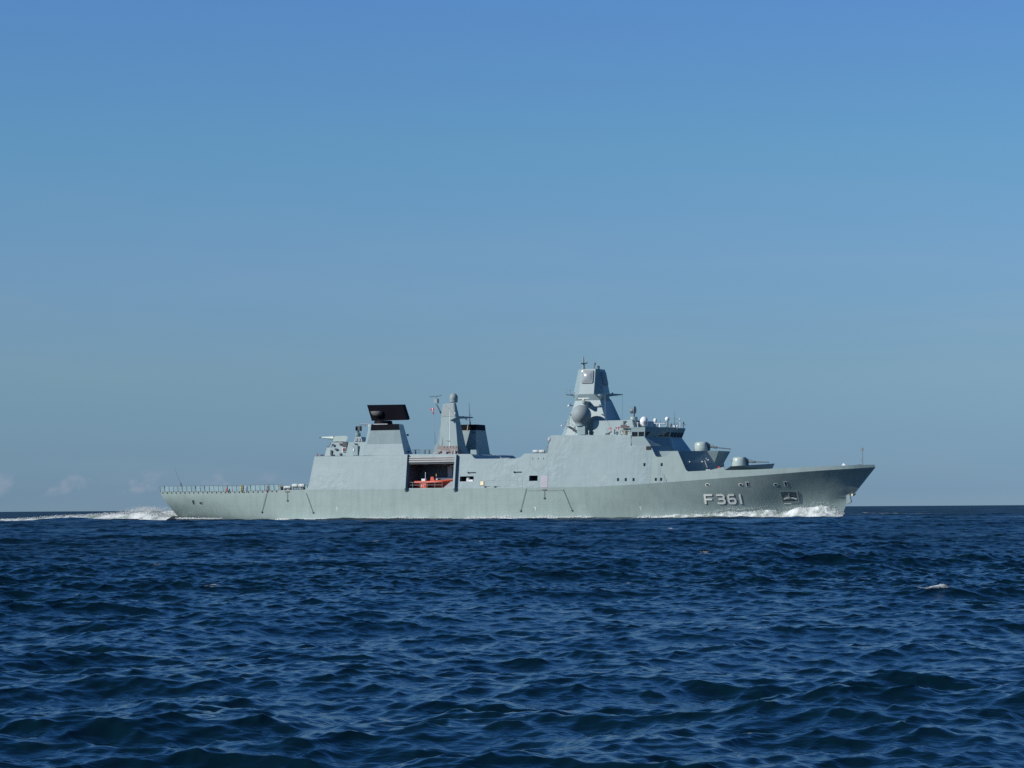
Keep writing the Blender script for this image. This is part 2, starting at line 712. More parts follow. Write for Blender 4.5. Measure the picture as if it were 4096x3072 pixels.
# ---- forward bulwark (knuckle to rail) and forecastle deck
BUL_PX = [(2600, 1783.5), (2613, 1807), (2622, 1824), (2630, 1828), (2664, 1826), (2684, 1808), (2712, 1806), (2744, 1880), (2752, 1886), (2832, 1882),
          (2895, 1867.5), (2901, 1881), (3000, 1878.5), (3150, 1872), (3200, 1869.5), (3340, 1863), (3440, 1859.5), (3495, 1858.5)]
BUL = [on_side(*p) for p in BUL_PX]
BX = [p.x for p in BUL]
BZ = [p.z for p in BUL]
for i in range(1, len(BX)):
    if BX[i] <= BX[i - 1]:
        BX[i] = BX[i - 1] + .01
XBT = BX[-1]


def deck_z(x):
    t = float(np.interp(x, BX, BZ))
    xa = BX[9]
    base = float(np.interp(x, [BX[0], BX[9], XBT], [BZ[8] - .75, BZ[9] - .75, BZ[-1] - .3]))
    return max(base, zk(x) + .05)


def build_bulwark():
    m = MB()
    xa = sorted(set([round(x, 4) for x in BX] + [round(float(x), 4) for x in np.arange(BX[0] + .6, XBT, .9)]))
    for sg in (-1, 1):
        rings = []
        for x in xa:
            zt = float(np.interp(x, BX, BZ))
            z0 = zk(x)
            yo0, yo1 = -ys(x, z0), -ys(x, zt)
            th = .14
            rings.append([(x, sg * yo0, z0), (x, sg * yo1, zt), (x, sg * max(.01, yo1 - th), zt), (x, sg * max(.01, yo0 - th), z0)])
        # nose
        rings.append([(XN, sg * .012, NOSE.z), (XN - .3, sg * .012, BZ[-1] - .05), (XN - .35, sg * .008, BZ[-1] - .06), (XN - .1, sg * .008, NOSE.z)])
        m.rings(rings)
    b = m.build('bulwark', M['hull'], ship, smooth=False)
    d = MB()
    for x0, x1 in zip(xa, xa[1:]):
        w0, w1 = -ys(x0, deck_z(x0)) - .05, -ys(x1, deck_z(x1)) - .05
        d.add([(x0, -w0, deck_z(x0)), (x1, -w1, deck_z(x1)), (x1, w1, deck_z(x1)), (x0, w0, deck_z(x0))], [(0, 1, 2, 3)])
    d.build('forecastle_deck', M['deck'], ship, recalc=False)


build_bulwark()

# ---- bridge: half-hexagon in plan, windows lean out
zA0, zA1, zA2 = on_side(2560, 1783).z, on_side(2560, 1747).z, on_side(2560, 1714).z
pa0 = on_side(2603, 1783)
pa1 = at(2578, 1747.5, pa0.y + .02)
pa2 = at(2580.5, 1714, pa0.y - .06)
aft0, aft1 = at(2521.5, 1783, pa0.y - .02), at(2526, 1747, pa0.y + .02)
B1 = at(2677, 1746.5, -3.06)
B2 = at(2741, 1714, 3.25)
B0 = at(2767, 1806, 4.35)


def half_hex(xaft, A, Bx, By, z):
    return [(xaft, A.y, z), (A.x, A.y, z), (Bx, -By, z), (Bx, By, z), (A.x, -A.y, z), (xaft, -A.y, z)]


def build_bridge():
    zs, zr = pa1.z, pa2.z
    m = MB()
    zmid = pa0.z
    f = (zs - zmid) / (zs - B0.z)
    xm, ym = B1.x + (B0.x - B1.x) * f, 3.06 + (4.35 - 3.06) * f
    r = [half_hex(aft0.x, pa0, xm, ym, zmid), half_hex(aft1.x, pa1, B1.x, 3.06, zs),
         half_hex(aft1.x, pa2, B2.x, 3.25, zr), ]
    m.rings(r)
    br = m.build('bridge', M['paint'], ship)
    # parapet on the roof
    up = .28
    r2 = MB()
    ra = half_hex(aft1.x, pa2, B2.x, 3.25, zr + .004)
    rb = [(x, y * 1.004, z + up) for x, y, z in half_hex(aft1.x, pa2, B2.x + .05, 3.27, zr)]
    r2.rings([ra, rb])
    r2.build('roof_edge', M['paint'], br)
    # lower front of the forward superstructure
    lo = MB()
    zb = deck_z(pa0.x) - .2
    f2 = (zs - zb) / (zs - B0.z)
    A2 = on_side(2652, 1886)
    fa = (zmid - zb) / (zmid - A2.z)
    Ab = Vector((pa0.x + (A2.x - pa0.x) * fa, pa0.y - .3, zb))
    ra = half_hex(pa0.x - 3, Vector((pa0.x - .02, pa0.y + .05, 0)), xm - .003, ym - .003, zmid - .005)
    rb = half_hex(pa0.x - 3, Ab, B1.x + (B0.x - B1.x) * f2, 3.06 + 1.29 * f2, zb)
    lo.rings([rb, ra])
    lo.build('bridge_front', M['paint'], ship)
    # windows: side pair, then a row on each slanted face
    S0, S1 = Vector((aft1.x, pa1.y, zs)), Vector((pa1.x, pa1.y, zs))
    T0, T1 = Vector((aft1.x, pa2.y, zr)), Vector((pa2.x, pa2.y, zr))
    Bs, Bt = Vector((B1.x, -3.06, zs)), Vector((B2.x, -3.25, zr))
    Cs, Ct = Vector((B1.x, 3.06, zs)), Vector((B2.x, 3.25, zr))

    def win(P0, P1, Q0, Q1, u0, u1, v0=.09, v1=.62):
        def pt(u, v):
            return (P0.lerp(P1, u)).lerp(Q0.lerp(Q1, u), v)
        n = (P1 - P0).cross(Q0 - P0).normalized()
        if n.dot(P0.lerp(P1, .5) - Vector((aft1.x - 1, 0, P0.z))) < 0:
            n = -n
        pts = [pt(u0, v0), pt(u1, v0), pt(u1, v1), pt(u0, v1)]
        w = MB().slab([p + n * .012 for p in pts], n * .02)
        return w.build('window', M['glass'], br)
    win(S0, S1, T0, T1, .04, .46)
    win(S0, S1, T0, T1, .54, .94)
    for k in range(4):
        win(S1, Bs, T1, Bt, .05 + k * .24, .05 + k * .24 + .19)
    for k in range(4):
        win(Bs, Cs, Bt, Ct, .05 + k * .24, .05 + k * .24 + .19)
    for k in range(4):
        win(Cs, Vector((pa1.x, -pa1.y, zs)), Ct, Vector((pa2.x, -pa2.y, zr)), .05 + k * .24, .05 + k * .24 + .19)
    return br


bridge = build_bridge()
ZROOF = B2.z + .28


# roof gear on the bridge: domes, radar, whips, boxes
def dome(px, pytop, pyneck, rpx, Y, foot_py, name='antenna_dome', m='white', parent=None, stretch=1.15):
    s = 22.0
    r = rpx / s
    top = at(px, pytop, Y)
    c = Vector((top.x, Y, top.z - r * stretch))
    foot = at(px, foot_py, Y).z
    b = MB()
    neck = at(px, pyneck, Y).z
    pr = [(r * .7, neck - c.z)] + [(p[0], p[1]) for p in sphere_prof(r, 12, -.55, 1, r * stretch)]
    pr = sorted(pr, key=lambda q: q[1])
    b.lathe(c, pr, 24)
    o = b.build(name, M[m], parent or bridge, smooth=True, angle=40)
    st = MB().tube((c.x, Y, foot), (c.x, Y, neck + .02), r * .5, r * .42, 12)
    st.build('pedestal', M['paint'], o if (parent is None or parent == ship) and False else (parent or bridge))
    return o


dome(2576, 1666, 1704, 16, -4.5, 1716, stretch=1.25)
dome(2621, 1673, 1690, 7.5, -3.0, 1714, stretch=1.1)
dome(2669, 1667, 1684, 9, -1.5, 1714, stretch=1.0)
# dome's dark service box
p = at(2581, 1692, -5.3)
MB().box(p, (.5, .3, .6)).build('service_box', M['dark'], bridge)
# navigation radar bar on the bridge roof
p = at(2638, 1693.5, -3.2)
b = MB().box(p, (2.0, .16, .14), rz=R(20))
nav = b.build('navigation_radar', M['white'], bridge)
q = at(2640, 1714, -3.2)
MB().tube((q.x, q.y, q.z), (q.x, q.y, p.z - .05), .18, .13, 10).build('radar_mast', M['white'], bridge)
# optical director: drum with twin discs
p = at(2535, 1675, -4.2)
b = MB().lathe(p, [(.62, -.32), (.68, -.25), (.68, .25), (.62, .33)], 24)
dirx = b.build('fire_director', M['paint'], ship, smooth=True, angle=40)
b = MB().lathe((p.x + .25, p.y, p.z + 1.55), [(.05, -.28), (.62, -.2), (.68, .0), (.5, .06)], 20, axis='X')
b.lathe((p.x - .35, p.y, p.z + 1.45), [(.3, -.25), (.5, -.2), (.5, .25), (.3, .3)], 16, axis='X')
b.tube((p.x, p.y, p.z + .3), (p.x, p.y, p.z + 1.1), .22, .2, 10)
b.build('dish', M['mid'], dirx, smooth=True, angle=40)
q0 = at(2533, 1716, -4.2)
b = MB().rings([[(q0.x - .55, -4.8, q0.z - .5), (q0.x + .8, -4.8, q0.z - .5), (q0.x + .8, -3.5, q0.z - .5), (q0.x - .55, -3.5, q0.z - .5)],
                [(p.x - .5, -4.7, p.z - .33), (p.x + .5, -4.7, p.z - .33), (p.x + .5, -3.7, p.z - .33), (p.x - .5, -3.7, p.z - .33)]])
b.build('director_pedestal', M['paint'], dirx)
# dark box behind the director, whips, lamp, small roof gear
p = at(2558, 1698, -2.5)
MB().box(p, (.9, .8, 1.3)).build('equipment_box', M['mid'], bridge)
for px, y0, y1, Y in ((2699, 1648, 1712, -1.5), (2642, 1680, 1700, -1.0)):
    MB().tube(at(px, y1, Y), at(px, y0, Y), .055, .02, 6).build('whip_antenna', M['dark'], bridge)
a, c = at(2694, 1675, -1.5), at(2706, 1675, -1.5)
MB().tube(a, c, .035).box(a, (.1, .1, .2)).box(c, (.1, .1, .2)).build('crossbar', M['mid'], bridge)
for px, y0, y1, Y, nm in ((2551, 1692, 1712, -5.5, 'white_post'), (2720, 1676, 1712, -1.0, 'white_post')):
    MB().tube(at(px, y1, Y), at(px, y0, Y), .07, .05, 8).lathe(at(px, y0, Y), sphere_prof(.14, 6), 10).build(nm, M['white'], bridge)
p = at(2734, 1692, 1.0)
MB().tube(at(2734, 1712, 1), p, .06, .05).lathe(p, [(.05, -.2), (.13, -.12), (.13, .12), (.05, .2)], 10).tube(p + Vector((0, 0, -.3)), p + Vector((.6, 0, -.3)), .03).build('signal_lamp', M['dark'], bridge)
for px, py, s, mm in ((2683, 1701, .45, 'mid'), (2698, 1705, .34, 'white'), (2709, 1705, .36, 'white'), (2626, 1700, .35, 'white'), (2664, 1708, .34, 'cream'), (2704, 1703, .22, 'maroon')):
    b = MB()
    b.lathe(at(px, py, -2.2), [(s * .3, -s * .6), (s * .5, -s * .4), (s * .5, s * .4), (s * .3, s * .6)], 12)
    b.tube(at(px, py + 9, -2.2), at(px, py, -2.2), .05)
    b.build('searchlight', M[mm], bridge, smooth=True, angle=40)
# roof rail
b = MB()
z = ZROOF
pts = [Vector((aft1.x + .2, pa2.y + .15, z)), Vector((pa2.x, pa2.y + .15, z)), Vector((B2.x - .1, -3.2, z)), Vector((B2.x - .1, 3.2, z))]
for a, c in zip(pts, pts[1:]):
    n = max(2, int((c - a).length / 1.2))
    for k in range(n + 1):
        q = a.lerp(c, k / n)
        b.tube(q, q + Vector((0, 0, .55)), .022)
    for h in (.3, .55):
        b.tube(a + Vector((0, 0, h)), c + Vector((0, 0, h)), .016)
b.build('roof_rail', M['mid'], bridge)

# ---- deckhouse between the mast and the bridge
d0, d1 = at(2436, 1682, -5.6), at(2528, 1682, -5.6)
d2 = at(2537, 1712, -5.8)
zb = at(2480, 1742, -6).z - .1
b = MB().rings([[(d0.x - 3, -6.0, zb), (d2.x + .45, -6.0, zb), (d2.x + .45, 6, zb), (d0.x - 3, 6, zb)],
                [(d0.x - 3, -5.6, d0.z), (d1.x, -5.6, d0.z), (d1.x, 5.6, d0.z), (d0.x - 3, 5.6, d0.z)]])
dh = b.build('deckhouse', M['paint'], ship)
# details on its side: dark flap, ladder, shelf
q = at(2497, 1695, -5.8)
MB().slab([at(2493, 1684, -5.74), at(2505, 1683, -5.74), at(2493, 1699, -5.8)], (0, -.05, 0)).build('vent_flap', M['dark'], dh)
MB().tube(at(2483, 1702, -6.1), at(2507, 1700, -6.1), .1).build('pipe', M['dark'], dh)
b = MB()
for px in (2492, 2503):
    b.tube(at(px, 1738, -6.2), at(px, 1718, -6.2), .05)
b.build('ladder_rail', M['yellow'], dh)
MB().box(at(2497.5, 1728, -6.15), (.3, .1, .85)).build('hose_box', M['pinkgrey'], dh)
b = MB().tube(at(2460, 1710, -6.6), at(2540, 1714, -6.6), .035)
for px in range(2462, 2540, 13):
    b.tube(at(px, 1725, -6.6), at(px, 1709, -6.6), .03)
b.build('side_rail', M['mid'], dh)
for px, py in ((2488, 1708), (2498, 1707), (2512, 1708)):
    MB().box(at(px, py, -6.3), (.5, .3, .22)).build('locker', M['maroon'], dh)
MB().tube(at(2458, 1737, -7), at(2458, 1718, -7), .09).build('deck_pipe', M['dark'], dh)
b = MB().tube(at(2424, 1736, -7.4), at(2444, 1728, -7.4), .12)
b.tube(at(2444, 1730, -7.4), at(2446, 1723, -7.4), .06).box(at(2430, 1736, -7.4), (.7, .4, .25))
b.build('winch', M['dark'], dh)

# ---- fore mast
def pxring(specs, top=False):
    return [at(px, py, Y) for px, py, Y in specs]


def oct_ring(left_px, a_px, b_px, right_px, py, Ymain, zoff=0):
    """mast section from the photo: left silhouette, two edges of the lit face, right silhouette; symmetric about y=0"""
    A, B = at(a_px, py, Ymain), at(b_px, py, Ymain)
    z = A.z
    # side chamfer towards the bow: solve a point at the far forward face on the port side with given pixel
    yf = abs(Ymain) * .45
    Fp = at(right_px, py, yf)
    Ap = at(left_px, py, -abs(Ymain) * .45)
    ym = abs(Ymain)
    return [Vector((Ap.x, -yf, z)), Vector((A.x, -ym, z)), Vector((B.x, -ym, z)), Vector((Fp.x, -yf, z)),
            Vector((Fp.x, yf, z)), Vector((B.x, ym, z)), Vector((A.x, ym, z)), Vector((Ap.x, yf, z))]


r_top = oct_ring(2314, 2326, 2382, 2417, 1477, -2.2)
r_bot = oct_ring(2293, 2315, 2375, 2440, 1577, -3.1)
r_neck = oct_ring(2300, 2301, 2400, 2433, 1603, -2.72)
# neck: wide face set further in
r_low = oct_ring(2246, 2262, 2436, 2480, 1742, -4.4)
b = MB()
b.rings([r_low, r_neck])
mast_low = b.build('lower_mast', M['paint'], ship)
b = MB()
b.rings([r_neck, r_bot, r_top], cap0=False)
mast = b.build('fore_mast', M['paint'], ship)


def face_pt(px, py, r0, r1, off=0.0):
    """point on the lit (starboard) face of a mast block, pushed out by off"""
    z0, z1 = r0[1].z, r1[1].z
    y = r0[1].y
    for _ in range(6):
        p = at(px, py, y)
        t = (p.z - z0) / (z1 - z0)
        y = r0[1].y + (r1[1].y - r0[1].y) * t
    return at(px, py, y - off)


# phased array panel: rounded square with a low bulge
cc = face_pt(2350, 1507, r_bot, r_top)
ex = Vector((1, 0, 0))
ez = (Vector((0, r_top[1].y - r_bot[1].y, r_top[1].z - r_bot[1].z))).normalized()
en = ex.cross(ez)
if en.y > 0:
    en = -en
hw, hh = 46.5 / 2 / 22 / math.cos(PSI), 53 / 2 / 22 / .99


def rsq(sc, out, n=5, rad=.28):
    raw = []
    w, h = hw * sc, hh * sc
    rr = rad * sc
    for cx, cz, a0 in ((w - rr, h - rr, 0), (-w + rr, h - rr, 90), (-w + rr, -h + rr, 180), (w - rr, -h + rr, 270)):
        for k in range(n + 1):
            a = R(a0 + 90 * k / n)
            raw.append((cx + rr * math.cos(a), cz + rr * math.sin(a)))
    flat = []
    for (x0, z0), (x1, z1) in zip(raw, raw[1:] + raw[:1]):
        m_ = 8 if math.hypot(x1 - x0, z1 - z0) > .5 * min(w, h) else 1
        flat += [(x0 + (x1 - x0) * k / m_, z0 + (z1 - z0) * k / m_) for k in range(m_)]
    return [cc + ex * a_ + ez * b_ + en * out for a_, b_ in flat]


def bulge(q, out):
    res = []
    for p_ in rsq(1, 0):
        d_ = p_ - cc
        a_, b_ = d_.dot(ex), d_.dot(ez)
        r_ = math.hypot(a_, b_)
        k_ = min(1, max(0, (q - .35) / .6))
        rad_ = q * (r_ * k_ + min(hw, hh) * (1 - k_)) / r_
        res.append(cc + ex * a_ * rad_ + ez * b_ * rad_ + en * out)
    return res


b = MB()
b.rings([rsq(1, -.1), rsq(1, .17), rsq(.96, .2)] + [bulge(q, .2 + .34 * max(0, 1 - (q / .93) ** 2)) for q in (.93, .84, .74, .63, .52, .4, .28, .16, .05)])
b.build('array_panel', M['array'], mast, smooth=True, angle=40)
# same panel facing forward
cc2, sv = cc, (cc, ex, en, ez)
fa = (r_top[3] + r_top[4] + r_bot[3] + r_bot[4]) / 4 + Vector((0, 0, .6))
sl = (r_top[3] - r_bot[3])
cc = fa
ex = Vector((0, 1, 0))
ez = Vector((sl.x, 0, sl.z)).normalized()
en = ex.cross(ez)
if en.x < 0:
    en = -en
hw_o = hw
hw = min(hw, 1.0)
b = MB()
b.rings([rsq(1, -.1), rsq(1, .12), rsq(.93, .14), rsq(.8, .16), rsq(.3, .24)])
b.build('array_panel', M['dome'], mast, smooth=True, angle=30)
cc, ex, en, ez = sv
hw = hw_o

# pole masts and fittings on top
t0 = at(2333, 1478, 0)
b = MB().tube(t0, at(2333, 1427, 0), .3, .12, 8)
b.tube(at(2321, 1451, -1), at(2333, 1456, 0), .1, .12).tube(at(2349, 1451, 1), at(2333, 1457, 0), .1, .12)
b.tube(at(2322, 1452, -.6), at(2322, 1443, -.6), .05).tube(at(2348, 1452, .9), at(2348, 1444, .9), .06)
b.tube(at(2339, 1478, 0), at(2336, 1455, 0), .12, .1)
b.build('pole_mast', M['paint'], mast)
b = MB().tube(at(2375, 1477, 0), at(2377, 1461, 0), .1, .07).tube(at(2381, 1477, 0), at(2379, 1461, 0), .07, .05)
b.lathe(at(2379, 1455, 0), [(.08, -.25), (.2, -.15), (.2, .1), (.06, .26)], 12)
b.build('top_light', M['mid'], mast)
b = MB().tube(at(2394, 1477, .5), at(2394, 1463, .5), .14, .1)
b.box(at(2394, 1467, .5), (.32, .32, .3)).tube(at(2398, 1476, .5), at(2398, 1464, .5), .04)
b.build('top_sensor', M['dark'], mast)
# yards
b = MB().tube(at(2432, 1580, 1.5), at(2491, 1578, 6), .3, .06, 8)
q = at(2450, 1573, 3)
b.tube(at(2450, 1580, 3), q, .07).lathe(q, sphere_prof(.16, 6), 10)
for px in (2468, 2480):
    b.tube(at(px, 1579, 5), at(px, 1585, 5), .03)
b.build('port_yard', M['paint'], mast)
b = MB().slab([at(2391, 1577, -6.4), at(2391, 1583, -6.4), at(2428, 1576.5, -1.5), at(2428, 1573.5, -1.5)], (.5, 0, .02))
b.build('starboard_yard', M['paint'], mast)
b = MB().tube(at(2305, 1581, -1.2), at(2262, 1579, -2.4), .18, .05, 8)
b.tube(at(2281, 1579, -2), at(2281, 1571, -2), .07).tube(at(2303, 1580, -1.5), at(2303, 1592, -1.3), .12)
b.tube(at(2265, 1579, -2.4), at(2265, 1566, -2.4), .05).tube(at(2265, 1563, -2.4), at(2265, 1552, -2.4), .05)
b.lathe(at(2279, 1560, -2.4), [(.04, -.2), (.11, -.1), (.1, .1), (.03, .25)], 10)
b.tube(at(2279, 1579, -2.4), at(2279, 1562, -2.4), .02)
b.build('aft_yard', M['paint'], mast)
# mast-side fittings
b = MB().tube(at(2428, 1605, 1.5), at(2440, 1604, 2.5), .14, .08)
b.lathe(at(2441, 1604, 2.6), sphere_prof(.25, 6), 10)
b.tube(at(2428, 1625, 2), at(2454, 1624, 3), .17, .1).tube(at(2450, 1625, 3), at(2450, 1617, 3), .09)
b.lathe(at(2450, 1616, 3), sphere_prof(.15, 6), 10)
b.build('mast_fitting', M['paint'], mast_low)
b = MB().tube(at(2304, 1624, -2.2), at(2279, 1621, -2.8), .16, .1).tube(at(2281, 1620, -2.8), at(2281, 1613, -2.8), .08)
b.tube(at(2296, 1630, -2.5), at(2304, 1620, -2.3), .2)
b.build('aft_fitting', M['mid'], mast_low)
MB().lathe(at(2275, 1624, -2.9), sphere_prof(.22, 8), 12).build('white_sensor', M['white'], mast_low, smooth=True)
MB().lathe(at(2247, 1703, -4), sphere_prof(.16, 8), 12).tube(at(2248, 1705, -4), at(2256, 1708, -3.4), .05).build('white_sensor', M['white'], mast_low, smooth=True)
# navigation radar on a bracket from the starboard face
nf = Vector((0, -1, 0))
c0 = at(2334, 1593, -4.9)
b = MB().box(c0, (2.05, .2, .15), rz=R(2))
nr = b.build('navigation_radar', M['white'], mast)
MB().lathe((c0.x, c0.y, c0.z - .28), [(.12, -.2), (.2, -.14), (.2, .08), (.1, .2)], 12).build('radar_head', M['cream'], mast)
f0 = face_pt(2352, 1612, r_low, r_neck)
b = MB().rings([[(c0.x - .2, c0.y - .15, c0.z - .48), (c0.x + .2, c0.y - .15, c0.z - .48), (c0.x + .2, c0.y - .15, c0.z - .9), (c0.x - .2, c0.y - .15, c0.z - .9)],
                [(c0.x - .35, f0.y + .2, c0.z - .5), (c0.x + .35, f0.y + .2, c0.z - .5), (c0.x + .35, f0.y + .2, c0.z - 1.5), (c0.x - .35, f0.y + .2, c0.z - 1.5)]])
b.build('radar_bracket', M['paint'], mast)
MB().tube(face_pt(2395, 1620, r_low, r_neck), face_pt(2405, 1619, r_low, r_neck, .9), .06).build('face_bracket', M['dark'], mast_low)
MB().tube(face_pt(2408, 1657, r_low, r_neck), face_pt(2408, 1657, r_low, r_neck, .35), .1).build('face_bracket', M['dark'], mast_low)
# big satellite dome on its pedestal
Yd = -6.4
c = at(2325, 1660, Yd)
rd = 39 / 22.0
prof = [(rd * .58, -rd * .96)] + sphere_prof(rd, 18, -.78, 1)
b = MB().lathe(c, prof, 40)
sd_o = b.build('satellite_dome', M['dome'], ship, smooth=True, angle=40)
zn = at(2325, 1698, Yd).z
zf = at(2325, 1741, -6).z
b = MB().lathe((c.x, Yd, 0), [(rd * .42, zf), (rd * .42, zn - .32), (rd * .6, zn - .25), (rd * .6, zn - .02)], 24)
b.build('dome_pedestal', M['paint'], sd_o, smooth=True, angle=30)
b = MB().box(at(2333, 1722, Yd), (1.3, 1.5, 1.5))
b.build('dome_base', M['paint'], sd_o)
# dark mark on the dome
mk = MB().slab([at(2279, 1656, -6.9), at(2285, 1657, -7.0), at(2286, 1667, -7.0), at(2281, 1662, -6.9)], (0, .3, 0))
mk.build('dome_hatch', M['dark'], sd_o)
# platform with rail, aft of the dome
b = MB().slab([at(2265, 1706, -5.2), at(2282, 1705, -6.4), at(2309, 1722, -7.0), at(2300, 1725, -6.6)], (0, .4, -.1))
pf = b.build('mast_platform', M['dark'], mast_low)
b = MB()
for px, y0, y1, Y in ((2264, 1685, 1706, -5.2), (2276, 1668, 1706, -6), (2301, 1704, 1722, -6.9), (2303, 1725, 1739, -6.9)):
    b.tube(at(px, y1, Y), at(px, y0, Y), .05)
b.tube(at(2264, 1690, -5.2), at(2276, 1690, -6), .03).tube(at(2276, 1690, -6), at(2301, 1706, -6.9), .03)
b.build('platform_rail', M['mid'], mast_low)
# halyards
b = MB()
for (x0, y0, Y0), (x1, y1, Y1) in (((2421, 1577, -2), (2425, 1736, -6.5)), ((2416, 1578, -3), (2421, 1700, -6.6)), ((2490, 1579, 6), (2489, 1690, 3)),
                                   ((2262, 1580, -2.4), (2264, 1690, -5))):
    MB().tube(at(x0, y0, Y0), at(x1, y1, Y1), .016, .016, 4).build('halyard', M['mid'], mast)

# ---- gun deckhouse forward of the bridge
gS = at(2712, 1806, -7.4)
gT1, gT2, gT3 = at(2828, 1804, -3.2), at(2874, 1804, -3.0), at(2896, 1804, -.6)
gP, gQ = at(2858, 1850, -2.3), at(2890, 1858, -.4)
zt = gT1.z
zbm = deck_z(gP.x) - .15


def g_ring(pts, z):
    st = [(p.x, p.y, z) for p in pts]
    return [(pts[0].x - 5, pts[0].y, z)] + st + [(x, -y, z) for x, y, _ in reversed(st)] + [(pts[0].x - 5, -pts[0].y, z)]


b = MB().rings([g_ring([gS, gP, gP, gQ], zbm), g_ring([gS, gP, gP, gQ], gP.z), g_ring([gS, gT1, gT2, gT3], zt)])
gdh = b.build('gun_deckhouse', M['paint'], ship)
g_y = 3.4


def on_front(px, py, out=.12):
    A_, B_ = gS, gP

    def yf(x, z):
        return A_.y + (B_.y - A_.y) * min(1, max(0, (x - A_.x) / (B_.x - A_.x)))
    q_ = solve(px, py, yf)
    nn = Vector((-(B_.y - A_.y), B_.x - A_.x, 0)).normalized()
    nn = -nn if nn.x < 0 else nn
    return q_ + nn * out


for px, py in ((2758, 1848), (2808, 1847), (2832, 1840)):
    MB().lathe(on_front(px, py), sphere_prof(.13, 6), 8).build('bulkhead_lamp', M['white'], gdh)
MB().tube(on_front(2816, 1842, .3), on_front(2826, 1870, .3), .06).build('pipe', M['white'], gdh)
MB().tube(on_front(2821, 1831, .3), on_front(2823, 1838, .3), .05).build('pipe', M['white'], gdh)
MB().box(at(2876, 1870, -4.4), (.35, .3, .3)).build('fire_locker', M['red'], gdh)
for px in (2826, 2832, 2838):
    MB().tube(at(px, 1882, -6.4), at(px, 1877, -6.4), .1).build('mooring_bollard', M['white'], ship)
# breakwater slab around the forward gun
b = MB()
z_b = lambda px: at(px, 1881 - (px - 2900) * .037, -5.2)
outl = [(2899, 1880.5), (2923, 1865), (3098, 1854), (3089, 1874)]
L1 = [at(x, y, Y_) for (x, y), Y_ in zip(outl, (-4.6, -5.0, -.06, -.05))]
r0 = [Vector((p.x, p.y, p.z)) for p in L1]
r1 = [Vector((p.x, -p.y, p.z)) for p in L1]
b.rings([r0, r1])
plat = b.build('gun_platform', M['paint'], ship)


def gun(cx_px, base_py, top_py, half_px, tip, collar_px, name):
    c = at(cx_px, base_py, 0)
    h = at(cx_px, top_py, 0).z - c.z
    r = half_px / 22.0
    prof = [(r * .95, -.05), (r, .02), (r * 1.0, h * .35), (r * .98, h * .6), (r * .93, h * .78), (r * .84, h * .9), (r * .7, h * .97), (r * .35, h * 1.0), (.01, h * 1.0)]
    rings = []
    for rr, z in prof:
        ring = []
        for k in range(36):
            a = 2 * math.pi * k / 36
            x, y = math.cos(a) * rr, math.sin(a) * rr
            lim = r * (.98 - .35 * max(0, z / h - .3))
            if x > lim * .86:
                x = lim * .86 + (x - lim * .86) * .35
            ring.append((c.x + x, y, c.z + z))
        rings.append(ring)
    g = MB().rings(rings).build(name, M['turret'], ship, smooth=True, angle=45)
    t = at(tip[0], tip[1], 0)
    zb = at(collar_px, tip[1] + (0 if name else 0), 0).z
    st = Vector((c.x + r * .75, 0, c.z + h * .47))
    en_ = Vector((t.x, 0, t.z))
    d = (en_ - st)
    bb = MB().tube(st, st + d * .30, .17, .15, 12).tube(st + d * .30, st + d * .42, .2, .2, 12).tube(st + d * .42, en_, .1, .085, 12)
    bb.tube(en_ - d * .015, en_ + d * .01, .11, .11, 12)
    bb.build('barrel', M['gunmetal'], g, smooth=True, angle=40)
    sh = MB().rings([[(c.x + r * .8, y, c.z + z) for y, z in ((-.45, .1), (.45, .1), (.45, h * .85), (-.45, h * .85))],
                     [(c.x + r * 1.06, y, c.z + z) for y, z in ((-.3, .15), (.3, .15), (.3, h * .7), (-.3, h * .7))]])
    sh.build('gun_shield', M['dark'], g)
    k = MB()
    for f in (.17, .25):
        q = st + d * f
        k.tube(q, q + Vector((-.08, 0, .45)), .05).box(q + Vector((0, 0, .12)), (.22, .3, .2))
    k.build('barrel_clamp', M['mid'], g)
    base = MB().lathe((c.x, 0, c.z - .08), [(r * 1.06, -.25), (r * 1.06, 0.0), (r, .06)], 32)
    base.build('turret_ring', M['paint'], g, smooth=True, angle=30)
    return g


gun(2960, 1865, 1827.5, 31.5, (3074, 1848.5), 3010, 'bow_gun')
gun(2808, 1804, 1767, 30, (2921, 1796), 2860, 'raised_gun')

# bow fittings
p0 = on_side(3451, 1862)
p0 = at(3451, 1860, 0)
b = MB().tube(at(3451, 1862, 0), at(3449.5, 1803, 0), .07, .05, 6).box(at(3449, 1797, 0), (.3, .25, .5)).box(at(3444, 1800, 0), (.2, .2, .25))
b.tube(at(3446, 1835, 0), at(3450, 1860, 0), .03)
b.build('jackstaff', M['mid'], ship)
b = MB().rings([[at(3366, 1864, -1), at(3384, 1863, -1), at(3384, 1863, 1) , at(3366, 1864, 1)], [at(3372, 1853, -.2), at(3374, 1853, -.2), at(3374, 1853, .2), at(3372, 1853, .2)]])
b.build('capstan_cover', M['white'], ship)
MB().tube(at(3428, 1860, -.6), at(3446, 1859, -.6), .08).build('fairlead_roller', M['dark'], ship)
# stem anchor and its plate
pl = [at(3391, 1969, -.3), at(3396, 1973, -.3), at(3404, 2005, -.3), at(3402, 2011, -.3), at(3386, 2017, -.35), at(3384, 1978, -.35)]
MB().slab(pl, (0, .5, 0)).build('anchor_plate', M['paint'], hull)
b = MB().slab([at(3395, 1967, -.25), at(3420, 1974, -.25), at(3421, 1976, -.25), at(3412, 1984, -.25), at(3405, 1980, -.25)], (0, .5, 0))
an = b.build('stem_anchor', M['dark'], hull)
MB().box(at(3409, 1979, -.35), (.3, .2, .3)).build('anchor_shackle', M['cream'], hull)

